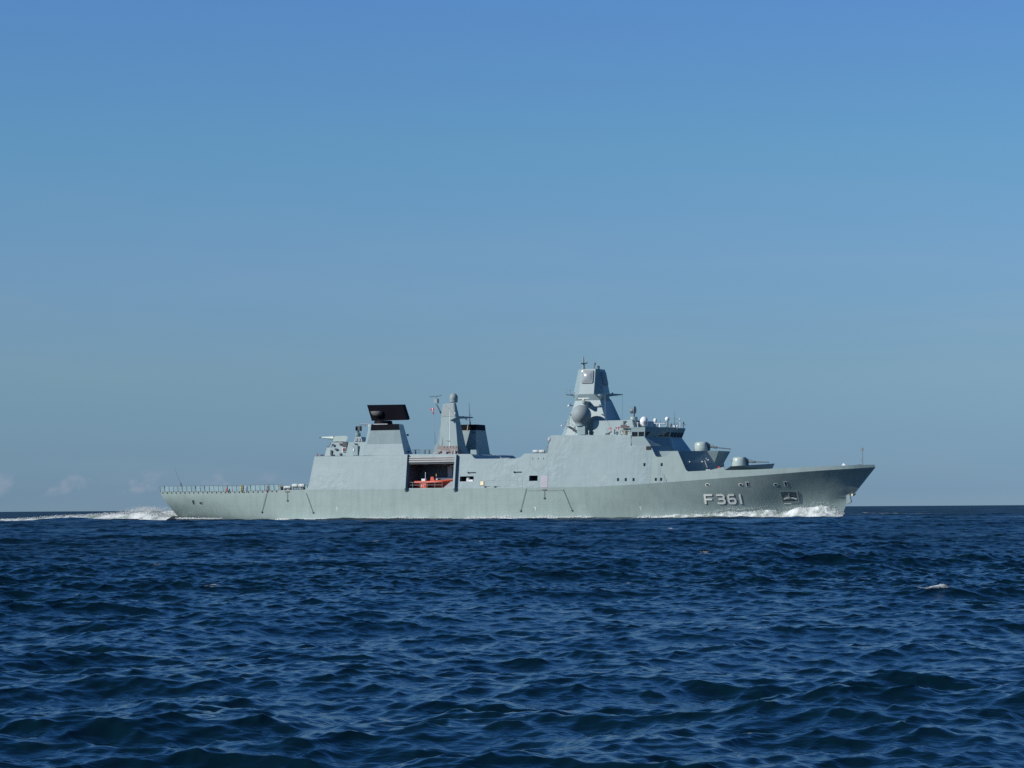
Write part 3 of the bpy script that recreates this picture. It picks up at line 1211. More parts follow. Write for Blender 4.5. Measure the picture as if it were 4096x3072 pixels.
# ---- aft: radar pedestal and search radar
def quad_ring(aft_px, a_px, b_px, fwd_px, py, Ymain, yin):
    A, B = at(a_px, py, -Ymain), at(b_px, py, -Ymain)
    z = A.z
    Fp = at(fwd_px, py, -yin)
    Ap = at(aft_px, py, -yin)
    return [Vector((Ap.x, -yin, z)), Vector((A.x, -Ymain, z)), Vector((B.x, -Ymain, z)), Vector((Fp.x, -yin, z)),
            Vector((Fp.x, yin, z)), Vector((B.x, Ymain, z)), Vector((A.x, Ymain, z)), Vector((Ap.x, yin, z))]


def ped_ring(aft_px, a_px, b_px, fwd_px, py, Ymain, w):
    """block standing at the starboard side: slanted aft corner, plain front, w metres deep"""
    A, B = at(a_px, py, -Ymain), at(b_px, py, -Ymain)
    z = A.z
    Ap = at(aft_px, py, -Ymain + 1.0)
    Fp = at(fwd_px, py, -Ymain + w)
    return [Vector((A.x, -Ymain, z)), Vector((B.x, -Ymain, z)), Vector((Fp.x, -Ymain + w, z)), Vector((Ap.x, -Ymain + w, z)), Vector((Ap.x, -Ymain + 1.0, z))]


ps = on_side(1500, 1777)
yt = -ps.y
q_top = ped_ring(1475, 1485, 1595, 1613.5, 1698, yt + .15, 4.2)
q_band = ped_ring(1472, 1482, 1598.5, 1620, 1722, yt + .08, 4.4)
q_bot = ped_ring(1459, 1468, 1609, 1636, 1777.5, yt + .012, 4.6)
pl_ = on_side(1530, 1822)
q_low = ped_ring(1449, 1458, 1618, 1652, 1822, -pl_.y + .012, 4.8)
b = MB().rings([q_low, q_bot, q_band], cap1=False)
ped = b.build('radar_pedestal', M['side'], ship)
# the black funnel band: its starboard face is black, the chamfer facing aft stays grey
gb = MB().rings([q_band, q_top], cap0=False)
gb.build('funnel_collar', M['paint'], ped)
bb = []
for A_, B_ in ((q_band, q_top),):
    bb.append(MB().slab([A_[0], A_[1], B_[1], B_[0]], (0, -.02, 0)).build('black_band', M['black'], ped))
top_z = q_top[0].z
cx = (at(1532, 1690, 0).x)
Yr = -5.2
c = at(1533, 1690, Yr)
b = MB().lathe((c.x, Yr, 0), [(1.85, top_z - .01), (1.9, top_z + .1), (1.75, top_z + .16), (1.65, top_z + .62), (1.6, top_z + .75)], 32)
tt = b.build('turntable', M['blackgloss'], ped, smooth=True, angle=30)
# antenna: long slab, tilted back, turned a little
corn = [at(1468, 1620, Yr - .4), at(1610.5, 1618, Yr - .4), at(1628.5, 1675, Yr + .3), at(1624, 1680, Yr + .3), at(1487, 1683.5, Yr + .3)]
corn2 = [p + Vector((0, 1.1, .05)) for p in corn]
b = MB().rings([corn, corn2])
ant = b.build('search_radar', M['blackgloss'], ship)
# bulge added for the antenna's sunlit patch, sunlight put into its paler grey
hc = at(1508, 1645, Yr - .1)
rings = []
for f, out in ((1.0, .15), (.96, -.35), (.75, -.62), (.3, -.75)):
    ring = []
    for k in range(17):
        a = math.pi + math.pi * k / 16
        ring.append(Vector((hc.x + math.cos(a) * 1.2 * f, hc.y + out, hc.z + math.sin(a) * .95 * f - (1 - f) * .0)))
    rings.append(ring)
MB().rings(rings).build('sunlit_bulge', mat('sunlit_grey', (.13, .12, .11), .45), ant, smooth=True, angle=50)
b = MB().tube(at(1495, 1697, -7.6), at(1550, 1696.5, -7.6), .05)
b.build('edge_trim', M['white'], ped)
# yard sticking aft from the pedestal top
b = MB().tube(at(1488, 1698, -5), at(1438, 1696.5, -5), .17, .1).tube(at(1440, 1697, -5), at(1439, 1691, -5), .05)
b.tube(at(1447, 1697, -5), at(1447, 1708, -5), .06).tube(at(1458, 1700, -5), at(1460, 1705, -5), .1)
b.build('aft_yard', M['mid'], ped)
MB().box(at(1478, 1704, -6.6), (.35, .3, .5)).build('floodlight', M['white'], ped)
for px, py in ((1619, 1810), (1631, 1740), (1636, 1806)):
    MB().box(at(px, py, -6.0), (.3, .3, .35)).build('junction_box', M['mid'], ped)

# ---- aft gun house and close-in gun on the hangar roof
Yg = -5.0
def house(pts_b, pts_t, y0, y1, name, parent=ship, m='paint', inset=.25):
    a, c_, = at(*pts_b[0], y0), at(*pts_b[1], y0)
    d_, e_ = at(*pts_t[0], y0 + inset), at(*pts_t[1], y0 + inset)
    r_0 = [(a.x, y0, a.z), (c_.x, y0, a.z), (c_.x, y1, a.z), (a.x, y1, a.z)]
    r_1 = [(d_.x, y0 + inset, d_.z), (e_.x, y0 + inset, d_.z), (e_.x, y1 - inset, d_.z), (d_.x, y1 - inset, d_.z)]
    return MB().rings([r_0, r_1]).build(name, M[m], parent)


gh = house(((1318, 1824), (1386, 1824)), ((1322, 1770), (1382, 1770)), -6.2, 3, 'gun_house')
g3 = house(((1298, 1824), (1322, 1824)), ((1308, 1790), (1326, 1790)), -6.0, 3, 'gun_house_step', gh)
g4 = house(((1382, 1824), (1462, 1824)), ((1394, 1769), (1462, 1769)), -6.6, 4, 'director_house')
MB().box(at(1380, 1778, -6.15), (.9, .25, 1.0)).build('grille', M['dark'], gh)
MB().box(at(1325, 1811, -6.3), (.33, .1, 1.0)).build('door', M['dark'], gh)
MB().box(at(1377, 1799, -6.3), (.85, .1, .8)).build('red_frame', M['white'], gh)
MB().box(at(1377, 1799, -6.36), (.62, .1, .62)).build('hose_reel', M['maroon'], gh)
MB().box(at(1362, 1777, -6.15), (.4, .12, .35)).build('red_box', M['maroon'], gh)
b = MB()
for px, py, s in ((1331, 1779, .35), (1342, 1797, .3), (1334, 1821, .25), (1362, 1817, .35), (1347, 1797, .25), (1389, 1797, .25)):
    MB().box(at(px, py, -6.3), (s, .2, s)).build('wall_fitting', M['dark'], gh)
MB().tube(at(1319, 1785, -6.3), at(1323, 1770, -6.3), .06).build('handrail', M['dark'], gh)
MB().tube(at(1396, 1780, -6.3), at(1397, 1769, -6.3), .06).build('handrail', M['dark'], g4)
MB().tube(at(1312, 1790, -5.6), at(1312, 1786, -5.6), .15).build('vent_head', M['dark'], g3)
d = MB().box(at(1422, 1801, -6.65), (1.1, .06, 1.85)).build('door', M['paint'], g4)
MB().box(at(1432, 1802, -6.66), (.14, .08, 1.9)).build('door_jamb', M['dark'], g4)
MB().box(at(1415, 1799, -6.75), (.22, .1, .4)).build('lamp', M['white'], g4)
MB().box(at(1422, 1775, -6.55), (.6, .15, .12)).build('door_hood', M['dark'], g4)
# director tower
tw = house(((1414, 1768), (1449, 1768)), ((1421, 1748), (1444, 1748)), -6.0, -4.0, 'director_tower', m='paint', inset=.12)
MB().slab([at(1418, 1765, -6.08), at(1428, 1765, -6.08), at(1429, 1752, -5.98), at(1422, 1752, -5.98)], (0, -.03, 0)).build('panel', M['mid'], tw)
MB().slab([at(1431, 1765, -6.08), at(1442, 1765, -6.08), at(1440, 1752, -5.98), at(1431.5, 1752, -5.98)], (0, -.03, 0)).build('panel', M['mid'], tw)
c = at(1432, 1739, -5)
MB().lathe(c, [(.45, -.35), (.5, -.28), (.5, .3), (.42, .36)], 20).build('drum', M['paint'], tw, smooth=True, angle=40)
c = at(1427, 1714, -5)
b = MB().lathe((c.x, c.y, c.z), [(.05, -.2), (.4, -.12), (.46, .0), (.3, .1)], 16, axis='X')
b.tube(at(1433, 1731, -5), at(1433, 1720, -5), .2, .16).box(at(1438, 1714, -5), (.5, .5, .9))
b.tube(at(1433, 1705, -5), at(1447, 1704, -5), .05).tube(at(1446, 1704, -5), at(1446, 1724, -5), .06)
b.build('tracking_dish', M['dark'], tw, smooth=True, angle=40)
# close-in gun pointing aft
b = MB()
yo = -4.2
R_ = lambda pts, y: [at(x, z, y) for x, z in pts]
prof = [(1333, 1767), (1333, 1748), (1340, 1744.5), (1372, 1743), (1388, 1744), (1391, 1752), (1384, 1766)]
b.rings([R_(prof, yo - .9), R_(prof, yo + .9)])
cg = b.build('rapid_fire_gun', M['turret'], ship)
tipc, rootc = at(1286, 1749.3, yo), at(1336, 1752, yo)
b = MB().tube(rootc, tipc, .42, .1, 12)
b.build('barrel_shroud', M['turret'], cg, smooth=True, angle=60)
MB().tube(tipc, at(1277.5, 1750, yo), .1, .08, 10).build('muzzle', M['dark'], cg)
c = at(1356, 1769, yo)
MB().lathe((c.x, yo, c.z), [(1.1, -.2), (1.1, .02), (.95, .14)], 24).build('turret_ring', M['dark'], cg)
# small covered fittings on the hangar roof edge
b = MB().rings([[at(1266, 1825, -8), at(1275, 1825, -8), at(1275, 1825, -7.6), at(1266, 1825, -7.6)], [at(1270, 1811, -7.9), at(1271, 1811, -7.9), at(1271, 1811, -7.7), at(1270, 1811, -7.7)]])
b.build('covered_winch', M['maroon'], ship)
b = MB()
for px in (1284, 1289, 1295):
    b.box(at(px, 1821, -7.8), (.14, .2, .25))
b.build('deck_vent', M['dark'], ship)

# ---- aft mast with dome
Ym = -2.6
m_top = [at(1772, 1617, Ym + .3), at(1816.5, 1611.5, Ym + .3)]
m_bot = [at(1749, 1786, Ym - .4), at(1830, 1786, Ym - .4)]
f_top, f_bot = at(1824, 1610, Ym + .9), at(1863, 1786, Ym + 1.6)
zT, zB = m_top[1].z, m_bot[0].z
b = MB().rings([[(m_bot[0].x, Ym - .4, zB), (m_bot[1].x, Ym - .4, zB), (f_bot.x, f_bot.y, zB), (f_bot.x - .4, f_bot.y + .4, zB), (m_bot[0].x, f_bot.y + .4, zB)],
                [(m_top[0].x, Ym + .3, zT - .15), (m_top[1].x, Ym + .3, zT), (f_top.x, f_top.y, zT), (f_top.x - .15, f_top.y + .3, zT), (m_top[0].x, f_top.y + .3, zT - .15)]])
am = b.build('aft_mast', M['paint'], ship)
# base of the mast down to the roof
zR = at(1800, 1819, -4).z
b_f = at(1880, 1818, f_bot.y + .4)
b = MB().rings([[(m_bot[0].x + .5, Ym - .2, zR), (m_bot[1].x + .3, Ym - .6, zR), (b_f.x, b_f.y, zR), (b_f.x - .5, b_f.y + .5, zR), (m_bot[0].x + .5, b_f.y + .5, zR)],
                [(m_bot[0].x + .3, Ym - .2, zB), (m_bot[1].x, Ym - .4, zB), (f_bot.x, f_bot.y, zB), (f_bot.x - .4, f_bot.y + .4, zB), (m_bot[0].x + .3, f_bot.y + .4, zB)]])
b.build('mast_foot', M['paint'], am)
# darker screen at the mast head
ny = -.02
b = MB().slab([at(1768, 1665, Ym + .06), at(1818, 1665, Ym + .06), at(1813.5, 1614, Ym + .26), at(1773, 1619, Ym + .26)], (0, -.03, 0))
b.build('antenna_screen', mat('screen_grey', (.22, .26, .26), .5), am)
MB().tube(at(1778, 1618, Ym + .2), at(1818, 1658, Ym), .04).build('stay', M['paint'], am)
# dome
c = at(1815, 1592, Ym + .8)
b = MB().lathe(c, [(.62, -.82), (.72, -.7)] + [(x * .76, z * .9) for x, z in sphere_prof(1, 12, -.4, 1)], 28)
b.build('antenna_dome', M['dome'], am, smooth=True, angle=40)
# yard to the right with antennas
b = MB().tube(at(1832, 1670, Ym + 1.5), at(1890, 1670, Ym + 5), .26, .12).tube(at(1854, 1668, 0), at(1853, 1664, 0), .08)
b.tube(at(1862, 1674, 1), at(1868, 1680, 1), .1)
b.tube(at(1884, 1670, 2), at(1884, 1659, 2), .03).tube(at(1881, 1658, 2), at(1888, 1658, 2), .06)
b.build('yard', M['paint'], am)
b = MB().tube(at(1881, 1699, 3.2), at(1879, 1680, 3.2), .17, .1).tube(at(1879, 1680, 3.2), at(1876, 1611, 3.2), .07, .03)
b.build('whip_antenna', M['dark'], am)
b = MB().slab([at(1801, 1683, Ym - .7), at(1801, 1680, Ym - .7), at(1825, 1667, Ym - .1), at(1825, 1672, Ym - .1)], (.2, .8, 0))
b.slab([at(1801, 1683, Ym - .6), at(1819, 1688, Ym), at(1821, 1672, Ym)], (.1, .2, 0))
b.build('side_platform', M['paint'], am)
b = MB().lathe(at(1820, 1653, Ym - .3), sphere_prof(.16, 6), 10).tube(at(1820, 1662, Ym - .2), at(1820, 1654, Ym - .3), .06)
b.build('white_lamp', M['white'], am)
# surface radar on a raked arm
b = MB().tube(at(1764, 1653, Ym + .3), at(1745, 1617, Ym), .16, .14)
arm = b.build('radar_arm', M['mid'], am)
MB().box(at(1745, 1604, Ym), (.72, .7, .8)).build('radar_head', M['paint'], am)
b = MB().tube(at(1718, 1587, Ym - .4), at(1764, 1583, Ym + .4), .07).tube(at(1745, 1595, Ym), at(1743, 1585, Ym), .07)
b.box(at(1762, 1582, Ym + .4), (.25, .25, .25))
b.build('surface_radar', M['mid'], am)
# white pole and little crosspiece
b = MB().tube(at(1800, 1817, Ym - 2.2), at(1800, 1640, Ym - 1.2), .09, .05, 8)
b.build('white_pole', M['white'], ship)
MB().tube(at(1784, 1762, Ym - 2), at(1799, 1765, Ym - 2), .05).box(at(1794, 1764, Ym - 2), (.3, .2, .2)).build('pole_bracket', M['mid'], am)
b = MB().tube(at(1741, 1782, -4), at(1739, 1729, -4), .035, .02)
b.build('whip_antenna', M['dark'], am)
# louvred machinery at the foot
lz = house(((1745, 1818), (1832, 1818)), ((1752, 1785), (1830, 1785)), -5.4, -3.0, 'louvre_house', m='brown', inset=.9)
b = MB()
for px in (1752, 1771, 1784, 1807):
    b.box(at(px, 1810, -5.5), (.16, .1, .85))
b.box(at(1775, 1804, -5.5), (2.0, .12, .08)).box(at(1758, 1800, -5.45), (.7, .2, .14)).box(at(1808, 1800, -5.45), (.55, .2, .14))
b.box(at(1818, 1808, -5.5), (.35, .1, .9)).box(at(1778, 1811, -5.52), (.5, .1, .7))
b.build('louvre_frame', M['pinkgrey'], lz)
b = MB()
for px in range(1775, 1828, 12):
    MB().box(at(px, 1793, -4.7), (.08, .1, .7)).build('louvre_post', M['paint'], lz)
b = MB().rings([[at(1727, 1818, -5), at(1752, 1818, -5), at(1752, 1818, 0), at(1727, 1818, 0)],
                [at(1744, 1773, -4.2), at(1768, 1790, -4.2), at(1768, 1790, -1), at(1744, 1773, -1)]])
b.build('intake_cowl', M['paint'], am)

# ---- funnel with black cap, on the port side
ft = ped_ring(1822, 1833, 1903, 1940, 1699, -2.4, 4.2)
fb = ped_ring(1822, 1833, 1904, 1943, 1722, -2.4, 4.25)
fl = ped_ring(1820, 1831, 1905, 1962, 1826, -2.2, 5.0)
pt_ = lambda ring: list(ring)
fun = MB().rings([pt_(fl), pt_(fb)], cap1=False).build('funnel', M['paint'], ship)
MB().rings([[p + Vector((0, 0, 0)) for p in fb], ft], cap0=False).build('black_cap', M['black'], fun)
MB().tube(at(1869, 1724, 2.34), at(1872, 1700, 2.34), .06).build('cap_strip', M['cream'], fun)
b = MB().path([at(1884, 1726, 2.28), at(1893, 1732, 2.24), at(1898, 1731, 2.24), at(1900, 1726, 2.28)], .05)
b.build('exhaust_pipe', M['dark'], fun)
b = MB().rings([[at(1950, 1836, 2), at(2012, 1836, 2), at(2012, 1836, 6), at(1950, 1836, 6)], [at(1950, 1817, 2.4), at(1989, 1819, 2.4), at(1989, 1819, 5.6), at(1950, 1817, 5.6)]])
b.build('funnel_skirt', M['paint'], fun)
MB().box(at(2032, 1834, -3), (1.9, 3, .22)).build('hatch', M['mid'], ship)
MB().slab([at(1882, 1799, -6.4), at(1905, 1799, -6.4), at(1908, 1836, -6.4), at(1882, 1818, -6.4)], (0, .9, 0)).build('vent_box', M['paint'], ship)

# ---- hangar roof railing
b = MB()
for px in range(1652, 1740, 7):
    b.tube(at(px, 1817, -6), at(px, 1797 + random.uniform(0, 1), -6), .022 if px not in (1701, 1715) else .1)
for py in (1798, 1803, 1810):
    b.tube(at(1650, py, -6), at(1738, py, -6), .016)
for px in (1699, 1718, 1662):
    b.tube(at(px, 1816, -5), at(px, 1799, -5), .11, .08)
b.build('roof_railing', M['mid'], sup)

# ---- boat bay
bx0, bx1, bz0, bz1 = BAY


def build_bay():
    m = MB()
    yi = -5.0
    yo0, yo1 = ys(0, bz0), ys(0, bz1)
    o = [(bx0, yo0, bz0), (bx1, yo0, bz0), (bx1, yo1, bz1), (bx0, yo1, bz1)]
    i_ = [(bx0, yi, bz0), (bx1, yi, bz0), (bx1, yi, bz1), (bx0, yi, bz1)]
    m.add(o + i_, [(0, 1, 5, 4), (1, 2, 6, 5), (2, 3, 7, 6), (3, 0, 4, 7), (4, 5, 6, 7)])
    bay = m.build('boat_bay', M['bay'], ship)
    MB().box((bx1 - 2.6, yi - .35, bz0 + 2.9), (.95, .5, 2.0)).build('locker', M['bayeq'], bay)
    MB().box((bx1 - 3.2, yi - 1.1, bz0 + 1.75), (6.2, .25, .3)).build('davit_beam', M['bayeq'], bay)
    b = MB().tube((bx1 - 2.0, yi - .6, bz0 + 3.9), (bx1 - .3, yi - .6, bz0 + 3.75), .1).tube((bx1 - 2.6, yi - .6, bz0 + 4.1), (bx1 - 1.7, yi - .6, bz0 + 4.0), .14)
    b.build('crane_arm', M['bayeq'], bay)
    MB().box((bx1 - 1, yi - .3, bz0 + 2.95), (1.7, .4, 1.0)).build('pump_unit', M['mid'], bay)
    for k in range(3):
        MB().tube((bx0 + .3, yi - .15, bz0 + 3.2 + .5 * k), (bx1 - .2, yi - .15, bz0 + 3.2 + .5 * k), .06).build('pipe', M['mid'], bay)
    for k in range(2):
        MB().box((bx0 + 2 + 4 * k, yi - 1.6, bz1 - .35), (.9, .2, .12)).build('ceiling_lamp', M['pinkgrey'], bay)
    # roller door bundle at the top
    s = MB()
    a0, a1 = on_side(1633, 1826), on_side(1822, 1826)
    x0, x1 = bx0 - .25, bx1 + .2
    zt = on_side(1700, 1826).z
    zb_ = bz1 - .02
    n = 3
    for k in range(n):
        z0 = zb_ + (zt - zb_) * k / n
        z1 = zb_ + (zt - zb_) * (k + 1) / n
        y = ys(0, (z0 + z1) / 2)
        pts = []
        h = z1 - z0
        for t in range(9):
            a = -math.pi / 2 + math.pi * t / 8
            pts.append((y - .12 - .14 * math.cos(a), z0 + h / 2 + h * .47 * math.sin(a)))
        pts += [(y + .3, z1 - h * .03), (y + .3, z0 + h * .03)]
        s.rings([[(x0, yy, zz) for yy, zz in pts], [(x1, yy, zz) for yy, zz in pts]])
    s.build('roller_door', M['door'], bay, smooth=True, angle=40)
    MB().box(((x0 + x1) / 2, ys(0, bz1) - .0, bz1 - .16), (x1 - x0, .5, .2)).build('door_sill', M['dark'], bay)
    # protruding guide frames
    for px in (1627, 1823):
        ta, bo = on_side(px + 5, 1818), on_side(px - 3 if px < 1700 else px - 3, 1962)
        f = MB()
        w = .3
        d = .55
        f.rings([[(bo.x - w / 2, bo.y - .02, bo.z - .3), (bo.x + w / 2, bo.y - .02, bo.z - .3), (bo.x + w / 2, bo.y + .3, bo.z - .3), (bo.x - w / 2, bo.y + .3, bo.z - .3)],
                 [(bo.x - w / 2, bo.y - d, bo.z + .35), (bo.x + w / 2, bo.y - d, bo.z + .35), (bo.x + w / 2, bo.y + .3, bo.z + .35), (bo.x - w / 2, bo.y + .3, bo.z + .35)],
                 [(bo.x - w / 2, ta.y - d, ta.z), (bo.x + w / 2, ta.y - d, ta.z), (bo.x + w / 2, ta.y + .3, ta.z), (bo.x - w / 2, ta.y + .3, ta.z)]])
        f.build('guide_frame', M['paint'], bay)
    # rail across the opening
    r = MB()
    ry = ys(0, bz0) + .25
    xr = bx1 - 2.2
    for x in np.linspace(bx0 + .9, xr, 5):
        r.tube((x, ry, bz0), (x, ry, bz0 + 1.05), .028)
    for h in (.55, 1.05):
        r.tube((bx0, ry, bz0 + h), (xr, ry, bz0 + h), .02)
    r.build('safety_rail', M['pinkgrey'], bay)
    MB().rings([[(bx1 - 2.0, ry, bz0), (bx1, ry, bz0), (bx1, ry + .8, bz0), (bx1 - 2.0, ry + .8, bz0)],
                [(bx1 - .5, ry, bz0 + 1.1), (bx1, ry, bz0 + 1.2), (bx1, ry + .8, bz0 + 1.2), (bx1 - .5, ry + .8, bz0 + 1.1)]]).build('boat_chock', M['pinkgrey'], bay)


build_bay()


# rescue boat, a thing of its own
def build_boat():
    Yb = ys(0, bz0) + 1.7
    s0, s1 = at(1670, 1930, Yb), at(1818, 1916, Yb)
    L_ = s1.x - s0.x + .5
    rt = empty('rescue_boat', (s0.x, Yb, bz0), 'orange rigid inflatable rescue boat stowed in the open bay of the frigate', 'boat')
    zg = s0.z - bz0
    N = 18
    rings, tubes = [], {-1: [], 1: []}
    for i in range(N + 1):
        t = i / N
        x = L_ * t
        hbm = 1.05 * (1 - max(0, (t - .45) / .55) ** 2.2) + .02
        zt = zg + .0 + .62 * max(0, t - .35) ** 1.5 * 1.4
        zkl = zg - 1.0 + .95 * max(0, (t - .6) / .4) ** 1.8
        rings.append([(x, -hbm, zt), (x, -hbm * .8, zt - .45 * (1 - .5 * t)), (x, 0, zkl), (x, hbm * .8, zt - .45 * (1 - .5 * t)), (x, hbm, zt)])
        for sg in (-1, 1):
            tubes[sg].append((Vector((x, sg * hbm, zt)), .27 * (1 - .35 * max(0, t - .6) / .4)))
    MB().rings(rings).build('boat_hull', M['orange'], rt, smooth=True, angle=50)
    for sg in (-1, 1):
        b = MB()
        rr = []
        for c, r in tubes[sg]:
            rr.append([c + Vector((0, math.cos(a) * r, math.sin(a) * r)) for a in [2 * math.pi * k / 10 for k in range(10)]])
        b.rings(rr)
        b.build('buoyancy_tube', M['orange2'], rt, smooth=True, angle=60)
    # console, seat, outboard, mast
    MB().rings([[(x, y, zg) for x, y in ((L_ * .34, -.4), (L_ * .47, -.4), (L_ * .47, .4), (L_ * .34, .4))],
                [(x, y, zg + 1.0) for x, y in ((L_ * .36, -.32), (L_ * .42, -.32), (L_ * .42, .32), (L_ * .36, .32))]]).build('console', M['orange2'], rt)
    MB().box((L_ * .17, 0, zg + .38), (.75, .7, .55)).build('engine_cover', M['white'], rt)
    MB().tube((L_ * .2, 0, zg + .3), (L_ * .205, 0, zg + 1.85), .05).build('light_mast', M['white'], rt)
    b = MB().box((L_ * .52, 0, zg + .35), (.7, .6, .5)).tube((L_ * .5, 0, zg + .4), (L_ * .48, 0, zg + 1.2), .06)
    b.build('seat', M['dark'], rt)
    MB().lathe((L_ * .53, -.45, zg + .5), sphere_prof(.18, 6), 10).build('white_float', M['white'], rt, smooth=True)
    MB().box((L_ * .48, 0, zg + 1.3), (.12, .12, .45)).build('yellow_lamp', M['yellow'], rt)
    return rt


build_boat()
# orange case standing under the boat
Yc = ys(0, bz0) + .75
a, c = at(1685, 1942, Yc), at(1709, 1953, Yc)
w = c.x - a.x
ce = empty('equipment_case', ((a.x + c.x) / 2, Yc, bz0 + .02), 'orange equipment case with white marks on the bay floor under the boat', 'case')
MB().rings([[(x * w, y, 0) for x, y in ((-.5, -.35), (.5, -.35), (.5, .35), (-.5, .35))], [(x * w, y, .72) for x, y in ((-.5, -.35), (.5, -.35), (.5, .35), (-.5, .35))],
            [(x * w * .9, y * .9, .8) for x, y in ((-.5, -.35), (.5, -.35), (.5, .35), (-.5, .35))]]).build('case_body', M['orange2'], ce)
MB().box((-w * .3, -.36, .4), (.16, .03, .35)).box((0, -.36, .42), (.1, .03, .3)).build('case_mark', M['white'], ce)

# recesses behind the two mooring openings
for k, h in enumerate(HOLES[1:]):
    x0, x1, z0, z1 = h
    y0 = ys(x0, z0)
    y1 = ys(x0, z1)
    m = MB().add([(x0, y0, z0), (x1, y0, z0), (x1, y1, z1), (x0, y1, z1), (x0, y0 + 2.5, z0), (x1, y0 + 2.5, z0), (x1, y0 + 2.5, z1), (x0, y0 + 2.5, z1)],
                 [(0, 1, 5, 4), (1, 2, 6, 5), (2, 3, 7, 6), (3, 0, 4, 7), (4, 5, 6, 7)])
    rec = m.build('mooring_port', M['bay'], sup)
    if k == 0:
        xm, ym = (x0 + x1) / 2, y0 + .7
        b = MB().lathe((xm + .05, ym, z0), [(.22, -.1), (.2, .5), (.26, .6), (.26, .72)], 12).box((xm + .6, ym, z0 + .16), (.8, .4, .34))
        b.tube((xm - .3, ym, z0), (xm - .25, ym, z0 + .85), .09)
        b.build('mooring_winch', M['white'], sup, smooth=True, angle=40)


# ---- things laid on the sides
def side_patch(px0, py0, px1, py1, name, m, parent=None, th=.03, fn=on_side, off=.01):
    pts = [fn(px0, py1), fn(px1, py1), fn(px1, py0), fn(px0, py0)]
    a, c = pts[0], pts[2]
    q = [Vector((a.x, 0, a.z)), Vector((c.x, 0, a.z)), Vector((c.x, 0, c.z)), Vector((a.x, 0, c.z))]
    yf = ys if fn is on_side else yh
    q = [Vector((p.x, yf(p.x, p.z) - off, p.z)) for p in q]
    return MB().slab(q, (0, -th, 0)).build(name, M[m], parent or sup)


for px in (2472, 2503, 2534):
    side_patch(px - 4, 1912, px + 4, 1924, 'porthole', 'glass')
for px in (2623, 2644):
    side_patch(px - 4, 1911, px + 4, 1923, 'porthole', 'glass')
for px in (2577.5, 2646.5):
    side_patch(px - 4, 1852, px + 4, 1864, 'porthole', 'glass')
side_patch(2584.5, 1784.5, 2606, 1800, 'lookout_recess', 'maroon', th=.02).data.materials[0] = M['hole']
side_patch(2161, 1902, 2192, 1950, 'boarding_door', 'pinkgrey')
side_patch(1919, 1923.5, 1937, 1943, 'panel_frame', 'brown')
side_patch(1921, 1925, 1935, 1941, 'lit_panel', 'cream', off=.05)
side_patch(2169, 1956.5, 2186, 1961, 'step_plate', 'brown', off=.05)
for px0, px1, py in ((1874, 1902, 1890), (2058, 2086, 1888)):
    a, c = on_side(px0, py), on_side(px1, py - 1)
    o_ = Vector((0, -.12, 0))
    MB().tube(a + o_, c + o_, .07).lathe(a + o_, sphere_prof(.16, 6), 8).build('folding_boom', M['dark'], sup)


def thin_frame(px0, py0, px1, py1, name, r=.022):
    p = [on_side(px0, py0), on_side(px1, py0), on_side(px1, py1), on_side(px0, py1)]
    MB().path(p + [p[0]], r, 4).build(name, M['mid'], sup)


thin_frame(2071, 1905, 2090, 1951, 'side_door')
thin_frame(1940, 1923, 2068, 1945, 'hatch_outline', .016)
b = MB().path([on_side(2120, 1820), on_side(2120, 1860), on_side(2150, 1888), on_side(2186, 1862), on_side(2188, 1822)], .02, 4)
b.path([on_side(2156, 1890), on_side(2156, 1952)], .025, 4)
b.build('access_outline', M['mid'], sup)
b = MB()
for px in (2131, 2153, 2174):
    b.tube(on_side(px, 1831), on_side(px, 1837), .06)
b.build('hinge', M['dark'], sup)
for px, py in ((1941, 1947), (1981, 1947)):
    q = on_side(px, py)
    MB().box(q, (.35, .2, .25)).tube(q, on_side(px + 20, py - 3), .04).build('cleat', M['dark'], sup)
# grid-like ladder and rope reel on the aft face of the forward block
b = MB()
for k in range(5):
    t = k / 4
    q = at(2183 + 10 * t, 1812 - 30 * t, -7.6)
    b.tube(q + Vector((-.25, 0, 0)), q + Vector((.35, 0, 0)), .06)
b.tube(at(2181, 1812, -7.6), at(2192, 1780, -7.6), .06).tube(at(2187, 1812, -7.6), at(2197, 1780, -7.6), .06)
b.build('inclined_ladder', M['mid'], sup)
c = at(2200, 1760, -8.2)
b = MB().lathe(c, [(.5, -.2), (.62, -.15), (.62, .2), (.5, .25)], 18, axis='X')
b.build('hose_drum', M['pinkgrey'], sup)

# hull fittings
for px, py in ((2830.5, 1939.5), (2963.5, 1939.5), (3103.5, 1939), (803, 2012)):
    c = on_hull(px, py)
    pts_o, pts_i = [], []
    for k in range(16):
        a = 2 * math.pi * k / 16
        for lst, w, h, off in ((pts_o, .4, .26, .05), (pts_i, .27, .17, .075)):
            x, z = c.x + math.cos(a) * w, c.z + math.sin(a) * h
            lst.append(Vector((x, yh(x, z) - off, z)))
    MB().slab(pts_o, (0, .3, 0)).build('fairlead', M['letter'] if px > 1000 else M['hull'], hull)
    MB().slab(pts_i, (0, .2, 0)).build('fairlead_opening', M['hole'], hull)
for px, py in ((2990, 1937), (3143, 1935.5), (773, 2008)):
    c = on_hull(px, py)
    for w, h, off, nm, mm in ((.26, .40, .05, 'mooring_frame', 'letter' if px > 1000 else 'hull'), (.16, .32, .075, 'mooring_opening', 'hole')):
        pts = [Vector((c.x + sx * w, yh(c.x + sx * w, c.z + sz * h) - off, c.z + sz * h)) for sx, sz in ((-1, -1), (1, -1), (1, 1), (-1, 1))]
        MB().slab(pts, (0, .2, 0)).build(nm, M[mm], hull)

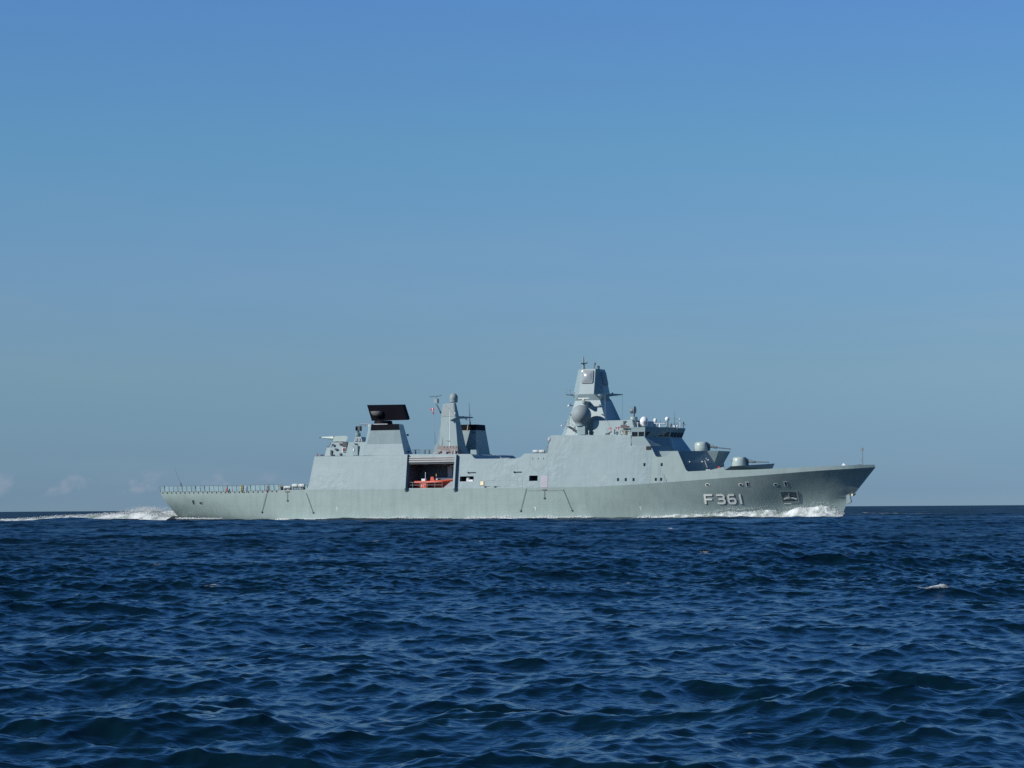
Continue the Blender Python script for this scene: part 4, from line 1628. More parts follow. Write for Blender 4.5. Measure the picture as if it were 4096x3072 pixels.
# anchor pocket: a frame proud of the hull, dark inside, anchor hung in it
def hull_quad(x0, z0, x1, z1, off):
    return [Vector((x, yh(x, z) - off, z)) for x, z in ((x0, z0), (x1, z0), (x1, z1), (x0, z1))]


c0, c1 = on_hull(3133, 2006), on_hull(3186, 1968)
AX0, AX1, AZ0, AZ1 = c0.x, c1.x, c0.z, c1.z
fr = MB()
for (a, b_, c, d_) in ((AX0 - .2, AZ0 - .2, AX0, AZ1 + .15), (AX1, AZ0 - .2, AX1 + .2, AZ1 + .15), (AX0, AZ1, AX1, AZ1 + .15), (AX0, AZ0 - .2, AX1, AZ0)):
    fr.slab(hull_quad(a, b_, c, d_, .12), (0, .3, 0))
fr.build('anchor_pocket_frame', M['hull'], hull)
MB().slab(hull_quad(AX0, AZ0, AX1, AZ1, .015), (0, .2, 0)).build('anchor_pocket', mat('pocket_grey', (.17, .20, .205), .6, noise_amt=.3, streaks=.6), hull)
xm = (AX0 + AX1) / 2
pts = []
for k in range(9):
    t = -1 + k / 4
    pts.append((xm + t * 1.05, AZ0 + .28 + .25 * (1 - t * t)))
poly = pts + [(x, z + .22) for x, z in reversed(pts)]
av = [Vector((x, yh(x, z) - .2, z)) for x, z in poly]
MB().slab(av, (0, .25, 0)).build('anchor', M['letter'], hull)
MB().tube(Vector((xm, yh(xm, AZ0 + .6) - .15, AZ0 + .6)), Vector((xm, yh(xm, AZ1 - .2) - .1, AZ1 - .2)), .11).build('anchor_shank', M['mid'], hull)
MB().slab(hull_quad(AX0 + .1, AZ0 - .42, AX0 + 1.3, AZ0 - .26, .1), (0, .2, 0)).build('rubbing_strip', M['letter'], hull)

# raised pennant number with its painted drop shade
def glyph(strokes, px_l, px_r, py_t, py_b, wgt):
    a, c = on_hull(px_l, py_t), on_hull(px_r, py_t)
    zt = a.z
    zb = on_hull((px_l + px_r) / 2, py_b).z
    X0, X1 = a.x, c.x
    res = []
    for line in strokes:
        pts = [Vector((X0 + u * (X1 - X0), 0, zb + v * (zt - zb))) for u, v in line]
        res.append(pts)
    return res


def ribbon(mb, pts, w, off, dx=0, dz=0):
    # densify
    P = []
    for a, c in zip(pts, pts[1:]):
        n = max(1, int((c - a).length / .25))
        P += [a.lerp(c, k / n) for k in range(n)]
    P.append(pts[-1])
    rows = []
    for i, p in enumerate(P):
        t = (P[min(i + 1, len(P) - 1)] - P[max(i - 1, 0)]).normalized()
        nn = Vector((-t.z, 0, t.x))
        row = []
        for s_ in (-.5, .5):
            x, z = p.x + nn.x * w * s_ + dx, p.z + nn.z * w * s_ + dz
            row.append(Vector((x, yh(x, z) - off, z)))
        rows.append(row)
    for r0_, r1_ in zip(rows, rows[1:]):
        mb.slab([r0_[0], r1_[0], r1_[1], r0_[1]], (0, .05, 0))


def arc(cx, cy, rx, ry, a0, a1, n=6):
    return [(cx + rx * math.cos(R(a0 + (a1 - a0) * k / n)), cy + ry * math.sin(R(a0 + (a1 - a0) * k / n))) for k in range(n + 1)]


G = {
    'F': [[(.12, 0), (.12, 1)], [(.12, .92), (1, .92)], [(.12, .47), (.92, .47)]],
    '3': [[(.02, .92), (.7, .92)] + arc(.7, .74, .24, .18, 90, 0) + [(.94, .7)] + arc(.7, .68, .2, .17, 0, -90) + [(.25, .5)],
          [(.62, .5)] + arc(.74, .32, .22, .18, 90, 0) + [(.96, .26)] + arc(.72, .26, .24, .2, 0, -90) + [(.3, .06)] + arc(.3, .2, .24, .14, 270, 200)],
    '6': [[(.9, .92), (.34, .92)] + arc(.34, .7, .26, .22, 90, 180) + [(.08, .3)] + arc(.34, .28, .26, .22, 180, 270) + [(.7, .06)] +
          arc(.7, .28, .26, .22, 270, 360) + [(.96, .34)] + arc(.7, .34, .26, .2, 0, 90) + [(.1, .54)]],
    '1': [[(.5, 0), (.5, 1)]],
}
for ch, l, r_ in (('F', 2814, 2849), ('3', 2864, 2896), ('6', 2909, 2939), ('1', 2952, 2966)):
    sh_, wh = MB(), MB()
    for pts in glyph(G[ch], l, r_, 1977.5, 2016, 0):
        ribbon(sh_, pts, .32, .055, .07, -.05)
        ribbon(wh, pts, .31, .09)
    sh_.build('number_shade', M['lettershade'], hull)
    o = wh.build('hull_number', M['letter'], hull)
    o['label'] = 'white character %s of the hull number' % ch
# draught marks
for px, py in ((1349, 2038), (2142, 2036), (2564, 2035)):
    a, c = on_hull(px, py - 6), on_hull(px, py + 6)
    b = MB()
    ribbon(b, [Vector((a.x, 0, a.z)), Vector((a.x, 0, c.z))], .12, .04)
    ribbon(b, [Vector((a.x - .3, 0, a.z)), Vector((a.x + .1, 0, a.z + .02))], .1, .045)
    b.build('draught_mark', M['white'], hull)
# side ladders / booms lying against the hull
for (x0, y0), (x1, y1) in (((2106, 1953), (2083, 2043)), ((2253, 1957), (2288, 2041)), ((1068, 1972), (1048, 2048)), ((1225, 1971), (1253, 2050)), ((2178, 1962), (2178, 1992)), ((1150, 1970), (1150, 2002))):
    n = 5
    pts = []
    for k in range(n + 1):
        t = k / n
        p = on_hull(x0 + (x1 - x0) * t, y0 + (y1 - y0) * t)
        pts.append(p + Vector((0, -.1, 0)))
    b = MB().path(pts, .034, 6)
    q = pts[-1]
    b.lathe(q, [(.1, -.08), (.2, 0), (.1, .08)], 8, axis='Y')
    b.build('boat_boom', M['boom'], hull)
side_patch(1140, 1964, 1158, 1968.5, 'step_plate', 'brown', fn=on_hull, parent=hull, off=.06)
# thin rub line under the knuckle
b = MB().path([on_hull(px, 1955 + .006 * (2250 - px) + 7) + Vector((0, -.03, 0)) for px in range(2110, 2255, 16)], .025, 4)
b.build('rub_line', M['mid'], hull)

# ---- flight deck nets
def build_nets():
    proto = None
    x0, x1 = XSTERN + .1, at(1116, 1965, -9.8).x
    n = 26
    dx = (x1 - x0) / n
    for sg in (-1, 1):
        for k in range(n):
            x = x0 + k * dx
            yb = bk(x + dx / 2)
            if proto is None:
                b = MB().add([(0, 0, 0), (dx * .94, 0, 0), (dx * .94, -.1, 1.05), (0, -.1, 1.05)], [(0, 1, 2, 3)])
                proto = b.build('net_panel', M['net'], ship, recalc=False)
                fr = MB().path([Vector((0, 0, -.2)), Vector((0, -.1, 1.06)), Vector((dx * .94, -.1, 1.06)), Vector((dx * .94, 0, 0))], .038, 6)
                fr.path([Vector((0, 0, 0)), Vector((dx * .94, 0, 0))], .03, 6)
                fr.box(Vector((dx * .47, -.05, -.2)), (.2, .25, .18))
                fo = fr.build('net_frame', M['mid'], proto)
                o = proto
            else:
                o = proto.copy()
                COL.objects.link(o)
                o.parent = ship
                f2 = fo.copy()
                COL.objects.link(f2)
                f2.parent = o
            o.location = (x, sg * (yb - .02), zk(x) + .06)
            o.rotation_euler = (random.uniform(-.05, .12) * (1 if sg < 0 else -1), 0, 0)
    b = MB()
    for k in range(7):
        y = -8.6 + 17.2 * k / 6
        b.tube((XSTERN - .15, y, 5.2), (XSTERN - .35, y, 6.25), .035)
    b.tube((XSTERN - .35, -8.8, 6.25), (XSTERN - .35, 8.8, 6.25), .03)
    b.build('stern_rail', M['mid'], ship)


build_nets()
zd = zk(-50)
for px, y0, y1, m_, w in ((907, 1950, 1967, 'orange2', .2), (965, 1940, 1967, 'yellow', .22), (1068, 1944, 1968, 'orange', .15), (1122, 1937, 1953, 'yellow', .16), (982, 1942, 1967, 'white', .12)):
    a, c = at(px - 1.5, y1, -10.0), at(px + 1.5, y0, -10.1)
    b = MB().tube(a, c, w / 2, w / 2, 8)
    if w > .17:
        for t in (.3, .6):
            b.tube(a.lerp(c, t) - Vector((w, 0, 0)), a.lerp(c, t) + Vector((w, 0, 0)), .05)
    b.build('deck_marker_post', M[m_], ship)
b = MB().tube(at(724, 1944, -8.5), at(724, 1932, -8.5), .12, .09).tube(at(722, 1932, -8.5), at(697, 1871, -8.5), .022, .012)
b.build('whip_antenna', M['maroon'], ship)
b = MB()
for px in (1128, 1141, 1162, 1216):
    b.box(at(px, 1955, -8.9), (.25, .5, .8 if px < 1200 else .9))
b.build('raft_cradle', M['maroon'], ship)

# liferaft canisters (each could be lifted away)
proto_raft = None


def canister(px0, px1, py, Y, r, label):
    a, c = at(px0, py, Y), at(px1, py, Y)
    Ln = c.x - a.x
    o = empty('liferaft_canister', (a.x, Y, a.z - r), label, 'liferaft', 'pale liferaft canisters on the frigate decks')
    prof = [(r * .6, 0), (r * .92, .06), (r, .14), (r, Ln * .47), (r * 1.05, Ln * .475), (r * 1.05, Ln * .525), (r, Ln * .53), (r, Ln - .14), (r * .92, Ln - .06), (r * .6, Ln)]
    MB().lathe((0, 0, r), prof, 20, axis='X').build('shell', M['raft'], o, smooth=True, angle=40)
    s = MB()
    for t in (.25, .75):
        s.lathe((0, 0, r), [(r * .9, Ln * t - .03), (r * 1.02, Ln * t - .03), (r * 1.02, Ln * t + .03), (r * .9, Ln * t + .03)], 20, axis='X')
    s.build('strap', M['mid'], o)
    return o


canister(1137, 1164, 1950, -9.0, .3, 'small pale liferaft canister nearest the flight deck nets')
canister(1170, 1194, 1943, -9.0, .38, 'pale liferaft canister between the small one and the hangar wall')
canister(1196, 1220, 1943, -9.0, .38, 'pale liferaft canister right against the sloping hangar wall')
canister(2132, 2154, 1806, -7.6, .3, 'aft one of two pale canisters on the roof amidships')
canister(2156, 2179, 1806, -7.6, .3, 'forward one of two pale canisters beside the inclined ladder')
# support shelf under the raised rafts
MB().box(at(1196, 1956, -9.0), (2.3, .7, .12)).tube(at(1185, 1966, -9), at(1185, 1950, -9), .06).tube(at(1207, 1966, -9), at(1207, 1950, -9), .06).build('raft_shelf', M['dark'], ship)


# lifebuoys
def lifebuoy(px, py, Y, label):
    p = at(px, py, Y)
    o = empty('lifebuoy', p, label, 'lifebuoy', 'red lifebuoys on the upper deck rails')
    rings = []
    for k in range(16):
        a = 2 * math.pi * k / 16
        c = Vector((math.cos(a) * .22, 0, math.sin(a) * .22))
        rings.append([c + Vector((math.cos(a) * math.cos(b_) * .07, math.sin(b_) * .07, math.sin(a) * math.cos(b_) * .07)) for b_ in [2 * math.pi * j / 8 for j in range(8)]])
    rings.append(rings[0])
    MB().rings(rings, False, False).build('ring', M['red'], o, smooth=True)
    MB().box((0, -.02, .22), (.09, .17, .17)).box((0, -.02, -.22), (.09, .17, .17)).build('band', M['white'], o)


lifebuoy(2440, 1714, -6.9, 'red lifebuoy beside the big grey satellite dome')
lifebuoy(2471, 1712, -6.8, 'red lifebuoy below the dark flap on the deckhouse')

# flag: limp swallow-tailed flag, red with a white cross
def flag():
    T = at(1735, 1630, -3.5)
    o = empty('naval_flag', T, 'limp red flag with a white cross hanging from a line at the aft mast', 'flag')
    H = 1.15
    me_r, me_w = MB(), MB()
    n, mlt = 14, 14

    def P(u, v):
        # u along the fly, v down the hoist; hanging nearly limp, blown aft at the top
        x = -u * (.75 * (1 - v) ** 2 + .18) + .06 * math.sin(v * 9 + u * 5)
        y = .12 * math.sin(u * 9 + v * 4) + .2 * u
        z = -v * H - u * .38 * (1 - .6 * v) + .05 * math.sin(u * 8)
        return Vector((x, y, z))
    for i in range(n):
        for j in range(mlt):
            u0, u1, v0, v1 = i / n, (i + 1) / n, j / mlt, (j + 1) / mlt
            um, vm_ = (u0 + u1) / 2, (v0 + v1) / 2
            if um > .72 and abs(vm_ - .5) < (um - .72) * 1.4:
                continue
            wh = abs(vm_ - .5) < .08 or abs(um - .36) < .07
            (me_w if wh else me_r).slab([P(u0, v0), P(u1, v0), P(u1, v1), P(u0, v1)], (0, .012, 0))
    me_r.build('red_field', M['red'], o, recalc=False)
    me_w.build('white_cross', M['white'], o, recalc=False)
    MB().tube((0.03, 0, .45), (.2, 0, -6.6), .014, .014, 4).build('flag_line', M['mid'], o)


flag()

# ------------------------------------------------------------------ the sea
def build_sea():
    rng = np.random.default_rng(11)
    ds = [9.0]
    while ds[-1] < 9000:
        d = ds[-1]
        if d < 70:
            st = .048
        elif d < 150:
            st = .048 + (d - 70) * .0018
        elif d < 520:
            st = max(.19, d * .00125)
        else:
            st = d * .006
        ds.append(d + st)
    ds += [14000., 25000., 50000.]
    ds = np.array([-3000., -1200., -500., -220., -100., -45., -20., -8., -2., 2., 4.5, 6.5, 8.] + ds)
    step = np.gradient(ds)
    nc = 960
    u = np.linspace(-1, 1, nc)
    half = 4 + .30 * np.maximum(ds, 9)
    dxs = half * 2 / nc
    grow = np.cumsum(1.28 ** np.arange(1, 43))          # coarser and coarser columns out to both sides
    core = half[:, None] * u[None, :]
    wing = dxs[:, None] * grow[None, :]
    X = np.concatenate([(-half[:, None] - wing)[:, ::-1], core, half[:, None] + wing], 1)
    cw = np.clip(1.3 - np.arange(1, 43) * .045, 0, 1)   # waves die out where the columns get too wide
    cw = np.concatenate([cw[::-1], np.ones(nc), cw])[None, :]
    nc = X.shape[1]
    Y = np.repeat(ds[:, None], nc, 1)
    # wave components
    comps = []
    main = R(-62)       # direction of travel: away to the right
    lam = np.exp(np.linspace(math.log(.10), math.log(11), 170))
    for l in lam:
        th = main + rng.normal(0, .95 if l < 1 else (.62 if l < 5 else .4))
        s = float(np.interp(math.log(l), [math.log(q) for q in (.1, .2, .4, .8, 1.5, 3, 5, 11)], [.026, .043, .044, .037, .032, .028, .021, .012]))
        comps.append((l, th, s * rng.uniform(.6, 1.25), rng.uniform(0, 6.283)))
    for l in np.exp(np.linspace(math.log(6), math.log(34), 34)):
        comps.append((l, main + rng.normal(0, .32), .0165 * (10 / l) ** .75 * rng.uniform(.5, 1.3), rng.uniform(0, 6.283)))
    Z = np.zeros_like(X)
    DX = np.zeros_like(X)
    DY = np.zeros_like(X)
    lost = np.zeros(len(ds))
    total = sum(q[2] ** 2 * .5 for q in comps)
    jac = np.zeros_like(X)
    for l, th, s, ph in comps:
        k = 2 * math.pi / l
        a = s / k
        kx, ky = k * math.cos(th), k * math.sin(th)
        # a wave is kept while the mesh still resolves it
        sp = np.maximum(dxs * abs(math.cos(th)), step * abs(math.sin(th))) + 1e-6
        w = np.clip((l / sp - 2.2) / 1.8, 0, 1)
        lost += s * s * .5 * (1 - w ** 2)
        r = np.where(w > 0)[0]
        if len(r) == 0:
            continue
        r1 = r.max() + 1
        xx, yy, ww = X[:r1].astype(np.float32), Y[:r1].astype(np.float32), w[:r1, None].astype(np.float32)
        p = (kx * xx + ky * yy + ph)
        sn, cs = np.sin(p), np.cos(p)
        Z[:r1] += a * ww * cs
        DX[:r1] -= 1.12 * a * ww * math.cos(th) * sn
        DY[:r1] -= 1.12 * a * ww * math.sin(th) * sn
        jac[:r1] += .85 * a * k * ww * cs
    # slow patches of calmer and rougher water, and a mound of the stern wave
    gust = .86 + .22 * np.sin(X * .11 + 1.3 * np.sin(Y * .041)) * np.cos(Y * .07 + .9 * np.sin(X * .05))
    near_ship = 1.0
    Z *= gust * cw
    DX *= cw
    DY *= cw
    def wpt(px, py):
        d = ray(px, py)
        t = -CAM_H / d.z
        return EYE + d * t
    mound = ORG + FWD * (-88) + PORT * (-9)
    rx = (X - mound.x)
    ry = (Y - mound.y)
    Z += .75 * np.exp(-(rx / 5.5) ** 2 - (ry / 3.5) ** 2)
    # foam mask: breaking crests at the spots the photo shows, plus a few at random
    foam = np.zeros_like(X)
    spots = [(3775, 2393, 75, 5, .95), (705, 2290, 26, 4, .5), (1290, 2245, 16, 3, .5), (240, 2420, 18, 4, .4), (3300, 2260, 18, 3, .45), (1900, 2200, 14, 3, .5), (2760, 2440, 25, 4, .4), (930, 2371, 22, 5, .7), (2678, 2119, 12, 3, .9), (2290, 2510, 14, 5, .7), (1495, 2181, 16, 4, .6),
             (2520, 2333, 22, 4, .35), (2885, 2247, 22, 3, .6), (3510, 2053, 20, 2.5, .8), (3475, 2056, 8, 2, .8), (2090, 2480, 30, 5, .3), (3000, 2520, 14, 4, .5), (2525, 3010, 20, 7, .45), (2950, 3020, 40, 5, .4)]
    for px, py, wpx, hpx, amt in spots:
        P = wpt(px, py)
        dd = P.y
        sx, sy = wpx * dd / F_PX, hpx * dd * dd / (CAM_H * F_PX)
        # the foam sits on the nearest crest
        near = np.where((np.abs(X - P.x) < .5 * sx) & (np.abs(Y - P.y) < max(.5, 14 * dd * dd / (CAM_H * F_PX))), Z - .03 * np.abs(Y - P.y), -9)
        k = np.unravel_index(np.argmax(near), near.shape)
        cxp, cyp, zc = X[k], Y[k] - .2 * sy, Z[k]
        foam += amt * np.exp(-((X - cxp) / (1.3 * sx)) ** 2 - ((Y - cyp) / (1.6 * sy)) ** 2) * np.exp(-np.clip((zc - .02 - Z) / .045, 0, 6) ** 2)
    X2, Y2 = X + DX, Y + DY
    co = np.stack([X2, Y2, Z], -1).reshape(-1, 3).astype(np.float32)
    nr = len(ds)
    me = bpy.data.meshes.new('sea')
    me.vertices.add(nr * nc)
    me.vertices.foreach_set('co', co.ravel())
    i = np.arange(nr - 1)[:, None] * nc + np.arange(nc - 1)[None, :]
    q = np.stack([i, i + 1, i + nc + 1, i + nc], -1).reshape(-1, 4).astype(np.int32)
    me.loops.add(q.size)
    me.loops.foreach_set('vertex_index', q.ravel())
    me.polygons.add(len(q))
    me.polygons.foreach_set('loop_start', np.arange(0, q.size, 4, dtype=np.int32))
    me.polygons.foreach_set('use_smooth', np.ones(len(q), dtype=bool))
    me.update(calc_edges=True)
    kk = np.clip((ds - 350) / 300, 0, 1) * .36 + .62
    rough = np.repeat((.02 + kk * (2 * lost) ** .25 * .84)[:, None], nc, 1)
    rough = rough * cw + (.02 + .84 * (2 * total) ** .25) * (1 - cw)
    at_ = me.attributes.new('lost', 'FLOAT', 'POINT')
    at_.data.foreach_set('value', rough.astype(np.float32).ravel())
    at2 = me.attributes.new('foam', 'FLOAT', 'POINT')
    at2.data.foreach_set('value', np.clip(foam, 0, 1).astype(np.float32).ravel())
    me.validate()
    o = bpy.data.objects.new('sea', me)
    COL.objects.link(o)
    o['kind'] = 'structure'
    # material
    m = bpy.data.materials.new('sea_water')
    m.use_nodes = True
    N, L = m.node_tree.nodes, m.node_tree.links
    b = N['Principled BSDF']
    b.inputs['Base Color'].default_value = (.0018, .012, .020, 1)
    b.inputs['IOR'].default_value = 1.333
    b.inputs['Specular IOR Level'].default_value = .5
    an = N.new('ShaderNodeAttribute')
    an.attribute_name = 'lost'
    tcg = N.new('ShaderNodeTexCoord')
    gm = N.new('ShaderNodeMapping')
    gm.inputs['Scale'].default_value = (.055, .022, 1)
    L.new(tcg.outputs['Object'], gm.inputs[0])
    gn = N.new('ShaderNodeTexNoise')
    gn.inputs['Scale'].default_value = 1.0
    gn.inputs['Detail'].default_value = 5
    L.new(gm.outputs[0], gn.inputs['Vector'])
    gr = N.new('ShaderNodeMapRange')
    gr.inputs[1].default_value = .35
    gr.inputs[2].default_value = .65
    gr.inputs[3].default_value = .72
    gr.inputs[4].default_value = 1.25
    L.new(gn.outputs[0], gr.inputs[0])
    ro = N.new('ShaderNodeMath')
    ro.operation = 'MULTIPLY'
    L.new(an.outputs['Fac'], ro.inputs[0])
    L.new(gr.outputs[0], ro.inputs[1])
    b.inputs['Specular Tint'].default_value = (.82, .97, 1.0, 1)
    tc = N.new('ShaderNodeTexCoord')
    mp = N.new('ShaderNodeMapping')
    mp.inputs['Rotation'].default_value = (0, 0, R(28))
    mp.inputs['Scale'].default_value = (1, 1.7, 1)
    L.new(tc.outputs['Object'], mp.inputs[0])
    n1 = N.new('ShaderNodeTexNoise')
    n1.inputs['Scale'].default_value = 9.0
    n1.inputs['Detail'].default_value = 1.5
    n1.inputs['Roughness'].default_value = .5
    L.new(mp.outputs[0], n1.inputs['Vector'])
    bp = N.new('ShaderNodeBump')
    bp.inputs['Strength'].default_value = 1.0
    bp.inputs['Distance'].default_value = .009
    L.new(n1.outputs[0], bp.inputs['Height'])
    L.new(bp.outputs[0], b.inputs['Normal'])
    # foam
    af = N.new('ShaderNodeAttribute')
    af.attribute_name = 'foam'
    n2 = N.new('ShaderNodeTexNoise')
    n2.inputs['Scale'].default_value = 8
    n2.inputs['Detail'].default_value = 7
    n2.inputs['Roughness'].default_value = .7
    L.new(tc.outputs['Object'], n2.inputs['Vector'])
    ad = N.new('ShaderNodeMath')
    ad.operation = 'MULTIPLY_ADD'
    ad.inputs[1].default_value = .45
    L.new(af.outputs['Fac'], ad.inputs[0])
    L.new(n2.outputs[0], ad.inputs[2])
    fr = N.new('ShaderNodeMapRange')
    fr.inputs[1].default_value = .70
    fr.inputs[2].default_value = .98
    L.new(ad.outputs[0], fr.inputs[0])
    mk_ = N.new('ShaderNodeMath')
    mk_.operation = 'MULTIPLY'
    gt = N.new('ShaderNodeMath')
    gt.operation = 'GREATER_THAN'
    gt.inputs[1].default_value = .02
    L.new(af.outputs['Fac'], gt.inputs[0])
    L.new(fr.outputs[0], mk_.inputs[0])
    L.new(gt.outputs[0], mk_.inputs[1])
    mc = N.new('ShaderNodeMix')
    mc.data_type = 'RGBA'
    L.new(mk_.outputs[0], mc.inputs[0])
    mc.inputs[6].default_value = (.0018, .012, .020, 1)
    mc.inputs[7].default_value = (.62, .66, .64, 1)
    L.new(mc.outputs[2], b.inputs['Base Color'])
    mrr = N.new('ShaderNodeMix')
    L.new(mk_.outputs[0], mrr.inputs[0])
    L.new(ro.outputs[0], mrr.inputs[2])
    mrr.inputs[3].default_value = .8
    L.new(mrr.outputs[0], b.inputs['Roughness'])
    me.materials.append(m)
    return o


build_sea()

# ------------------------------------------------------------------ foam along the hull, bow wave, wake
ICO_V, ICO_F = None, None


def ico():
    global ICO_V, ICO_F
    bm = bmesh.new()
    bmesh.ops.create_icosphere(bm, subdivisions=1, radius=1)
    bm.verts.ensure_lookup_table()
    ICO_V = np.array([v.co[:] for v in bm.verts])
    ICO_F = np.array([[v.index for v in f.verts] for f in bm.faces])
    bm.free()


ico()
RG = np.random.default_rng(5)


def blobs(name, centres, radii, material, label, cat, stretch=(1.5, 1.0, .7)):
    """clots of foam and drops of spray, all one mass"""
    n = len(centres)
    c = np.array(centres)
    r = np.array(radii)
    sc = np.array(stretch) * RG.uniform(.65, 1.35, (n, 3))
    V = ICO_V[None] * (1 + RG.uniform(-.25, .25, (n, len(ICO_V), 1)))
    V = V * sc[:, None, :] * r[:, None, None] + c[:, None, :]
    Fc = ICO_F[None] + (np.arange(n) * len(ICO_V))[:, None, None]
    me = bpy.data.meshes.new(name)
    me.from_pydata(V.reshape(-1, 3).tolist(), [], Fc.reshape(-1, 3).tolist())
    me.polygons.foreach_set('use_smooth', [True] * len(me.polygons))
    me.materials.append(material)
    o = bpy.data.objects.new(name, me)
    COL.objects.link(o)
    o.matrix_world = SHIP_M
    tag(o, label, cat, kind='stuff')
    return o


def wl_y(X):
    return yh(X, .25)


# bow wave crest line traced from the photo
BOW = [(3374, 2052), (3352, 2036), (3315, 2018), (3285, 2011), (3262, 2014), (3240, 2020), (3200, 2017), (3180, 2019), (3165, 2029), (3150, 2036), (3130, 2040),
       (3100, 2033), (3075, 2027), (3050, 2031), (3020, 2036), (2980, 2037), (2950, 2041), (2920, 2036), (2890, 2042), (2850, 2050), (2800, 2053), (2730, 2056), (2710, 2051),
       (2680, 2058), (2640, 2063), (2600, 2062), (2570, 2066)]
bw_pts = []
for px, py in BOW:
    p = solve(px, py, lambda x, z: wl_y(x) - .6)
    bw_pts.append(p)
bw_pts.sort(key=lambda p: p.x)
BWX = [p.x for p in bw_pts]
BWZ = [p.z for p in bw_pts]


def bow_wave():
    m = MB()
    rows = []
    xs_ = np.arange(BWX[0], BWX[-1] + .01, .22)
    for x in xs_:
        h = max(.08, .84 * float(np.interp(x, BWX, BWZ)))
        y0 = wl_y(x)
        row = []
        for k in range(13):
            t = k / 12
            out = -.25 + t * (.9 + h * 1.05)
            z = h * (1 - t) ** .8 * (.9 + .3 * math.sin(min(1, t * 2.2) * math.pi)) if t > 0 else h * .9
            z = max(z, -.15)
            nv = noise.fractal(Vector((x * .9, out * 1.2, 3.1)), 1.0, 2.0, 5)
            z += .22 * nv * min(1, h)
            if k == 12:
                z = -.3
            row.append(Vector((x + .1 * nv, y0 - out, z)))
        rows.append(row)
    m.rings(rows, False, False, closed=False)
    o = m.build('bow_wave', M['foamglass'], None, smooth=True, recalc=True)
    o.matrix_world = SHIP_M
    tag(o, 'white churned bow wave curling along the starboard bow', 'bow wave', kind='stuff')
    cs, rs = [], []
    for _ in range(5500):
        x = RG.uniform(BWX[0], BWX[-1])
        h = max(.1, .88 * float(np.interp(x, BWX, BWZ)))
        if RG.uniform() > .25 + h * .5:
            continue
        mode = RG.uniform()
        y0 = wl_y(x)
        if mode < .55:      # crest
            t = abs(RG.normal(0, .16))
            z = h * (1 - .5 * t) + RG.normal(0, .07 + .05 * h)
        elif mode < .63:     # face
            t = RG.uniform(0, .9)
            z = h * (1 - t) ** .8
        else:               # foot
            t = RG.uniform(.75, 1.15)
            z = RG.uniform(.0, .3)
        out = -.1 + t * (.9 + h * 1.05)
        cs.append((x, y0 - out, z))
        rs.append(RG.uniform(.015, .02 + .06 * RG.uniform()))
    for _ in range(900):     # fine spray above the crest
        x = RG.choice(np.array([RG.normal(57.5, 2.2), RG.normal(49, 3), RG.normal(44, 3)]))
        if x > BWX[-1]:
            continue
        h = float(np.interp(x, BWX, BWZ))
        cs.append((x, wl_y(x) - RG.uniform(.1, .9), h + abs(RG.normal(0, .22))))
        rs.append(RG.uniform(.015, .05))
    blobs('bow_spray', cs, rs, M['foam'], 'white clots of spray breaking along the bow wave crest', 'spray')


bow_wave()


def hull_foam():
    cs, rs = [], []
    # (px range, mean height m, density)
    runs = [(1395, 1480, .10, .5), (1480, 1560, .22, .9), (1560, 1650, .38, 1.6), (1650, 1720, .25, 1.1), (1745, 1805, .22, 1.0), (1870, 1960, .25, 1.0), (1960, 2065, .5, 1.5), (2065, 2130, .18, .8),
            (2130, 2260, .3, 1.2), (2260, 2380, .42, 1.6), (2560, 2700, .25, 1.0), (1115, 1160, .2, .8), (1160, 1390, .06, .25)]
    m = MB()
    for a, b_, h, dn in runs:
        pa, pb = solve(a, 2068, lambda x, z: wl_y(x)), solve(b_, 2066, lambda x, z: wl_y(x))
        rows = []
        for x in np.arange(pa.x, pb.x, .2):
            t = (x - pa.x) / (pb.x - pa.x)
            env = math.sin(math.pi * min(1, max(.02, t))) ** .5
            wob = .35 + 1.1 * abs(noise.fractal(Vector((x * .45, 0, 5)), 1, 2, 4))
            zt = .22 + 1.1 * h * env * wob
            y0 = wl_y(x)
            rows.append([Vector((x, y0 + .2, zt)), Vector((x, y0 - .25, zt * .97)), Vector((x, y0 - .7, zt * .75 + .04 * noise.noise(Vector((x * 3, 1, 0))))), Vector((x, y0 - 1.3, .2)), Vector((x, y0 - 1.7, -.2))])
        m.rings(rows, False, False, closed=False)
        n = int((pb.x - pa.x) * 45 * dn)
        for _ in range(n):
            x = RG.uniform(pa.x, pb.x)
            t = (x - pa.x) / (pb.x - pa.x)
            env = math.sin(math.pi * min(1, max(.03, t))) ** .5
            wob = .35 + 1.1 * abs(noise.fractal(Vector((x * .45, 0, 5)), 1, 2, 4))
            z = .2 + 1.15 * h * env * wob * RG.uniform(.2, 1.15)
            y = wl_y(x) - RG.uniform(.3, 1.4)
            cs.append((x, y, z))
            rs.append(RG.uniform(.02, .07))
    o = m.build('hull_wash', M['foamwash'], None, smooth=True)
    o.matrix_world = SHIP_M
    tag(o, 'thin white wash line lapping the hull at the waterline', 'foam', kind='stuff')
    blobs('hull_foam', cs, rs, M['foam'], 'broken white foam washing along the waterline of the frigate', 'foam', stretch=(2.2, 1.2, .7))


hull_foam()

WK = [(704, 2058), (660, 2055), (640, 2043), (612, 2029), (585, 2026), (560, 2029), (540, 2037), (510, 2043), (480, 2046), (400, 2051), (340, 2055), (260, 2057), (200, 2062), (100, 2071), (0, 2076), (-120, 2078), (-300, 2079)]
wk = [at(px, py, -4.5) for px, py in WK]
wk.sort(key=lambda p: p.x)
WKX, WKZ = [p.x for p in wk], [max(.2, p.z) for p in wk]


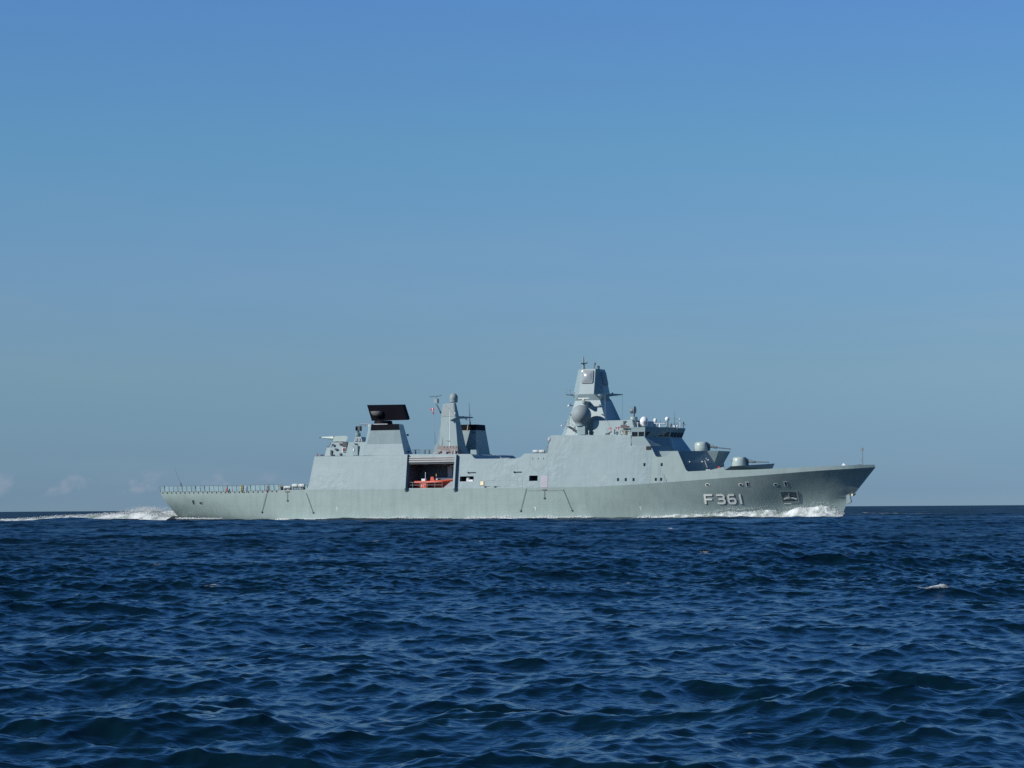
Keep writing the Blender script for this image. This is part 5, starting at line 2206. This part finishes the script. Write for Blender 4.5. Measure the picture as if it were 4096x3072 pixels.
def wake():
    m = MB()
    rows = []
    for x in np.arange(WKX[0], WKX[-1], .4):
        h = float(np.interp(x, WKX, WKZ))
        row = []
        for k in range(25):
            t = -1 + k / 12
            y = t * 8.5
            env = math.exp(-((abs(t) - .5) / .36) ** 2)
            z = h * (.22 + .58 * env) * (1 - abs(t) ** 4) - .05
            nv = noise.fractal(Vector((x * .5, y * .5, 7.7)), 1.0, 2.0, 6)
            z += .30 * nv * (1 - abs(t) ** 4)
            if k in (0, 24):
                z = -.4
            row.append(Vector((x, y, z)))
        rows.append(row)
    m.rings(rows, False, False, closed=False)
    o = m.build('wake', M['foamglass'], None, smooth=True)
    o.matrix_world = SHIP_M
    tag(o, 'churned white wake trailing behind the stern of the frigate', 'wake', kind='stuff')
    cs, rs = [], []
    for _ in range(12000):
        x = RG.uniform(WKX[0], WKX[-1])
        h = float(np.interp(x, WKX, WKZ))
        if RG.uniform() > .06 + h * .36:
            continue
        y = RG.uniform(-8.3, 6)
        t = abs(y / 8.5)
        env = math.exp(-((t - .5) / .36) ** 2)
        zz = h * (.35 + .6 * env)
        if RG.uniform() < .5:
            y = RG.normal(-4.5, 1.2)
            zz = .8 * h + RG.normal(0, .04 + .05 * h)
        cs.append((x, y, zz + RG.normal(0, .05)))
        rs.append(RG.uniform(.012, .042))
    for _ in range(4500):
        x = RG.normal(float(np.interp(0, [0, 1], [at(590, 2030, -4.5).x, 0])), 2.6)
        h = float(np.interp(x, WKX, WKZ))
        cs.append((x, RG.normal(-4, 2), .82 * h + RG.normal(.05, .26)))
        rs.append(RG.uniform(.008, .028))
    # foam line leaving the stern quarter
    for _ in range(1700):
        t = RG.uniform() ** 1.3
        p = at(690 + 235 * t, 2062 + 20 * t, -9.5)
        x = p.x
        yl = yh(max(x, TR_X[0] + .2), .3) - 1.0 - 3.5 * t
        cs.append((x, yl + RG.normal(0, .6), .30 + abs(RG.normal(0, .10))))
        rs.append(RG.uniform(.03, .08) * (1.1 - .6 * t))
    blobs('wake_spray', cs, rs, M['foam'], 'white spray and foam clots thrown up by the stern wake', 'spray', stretch=(1.8, 1.2, .8))


wake()
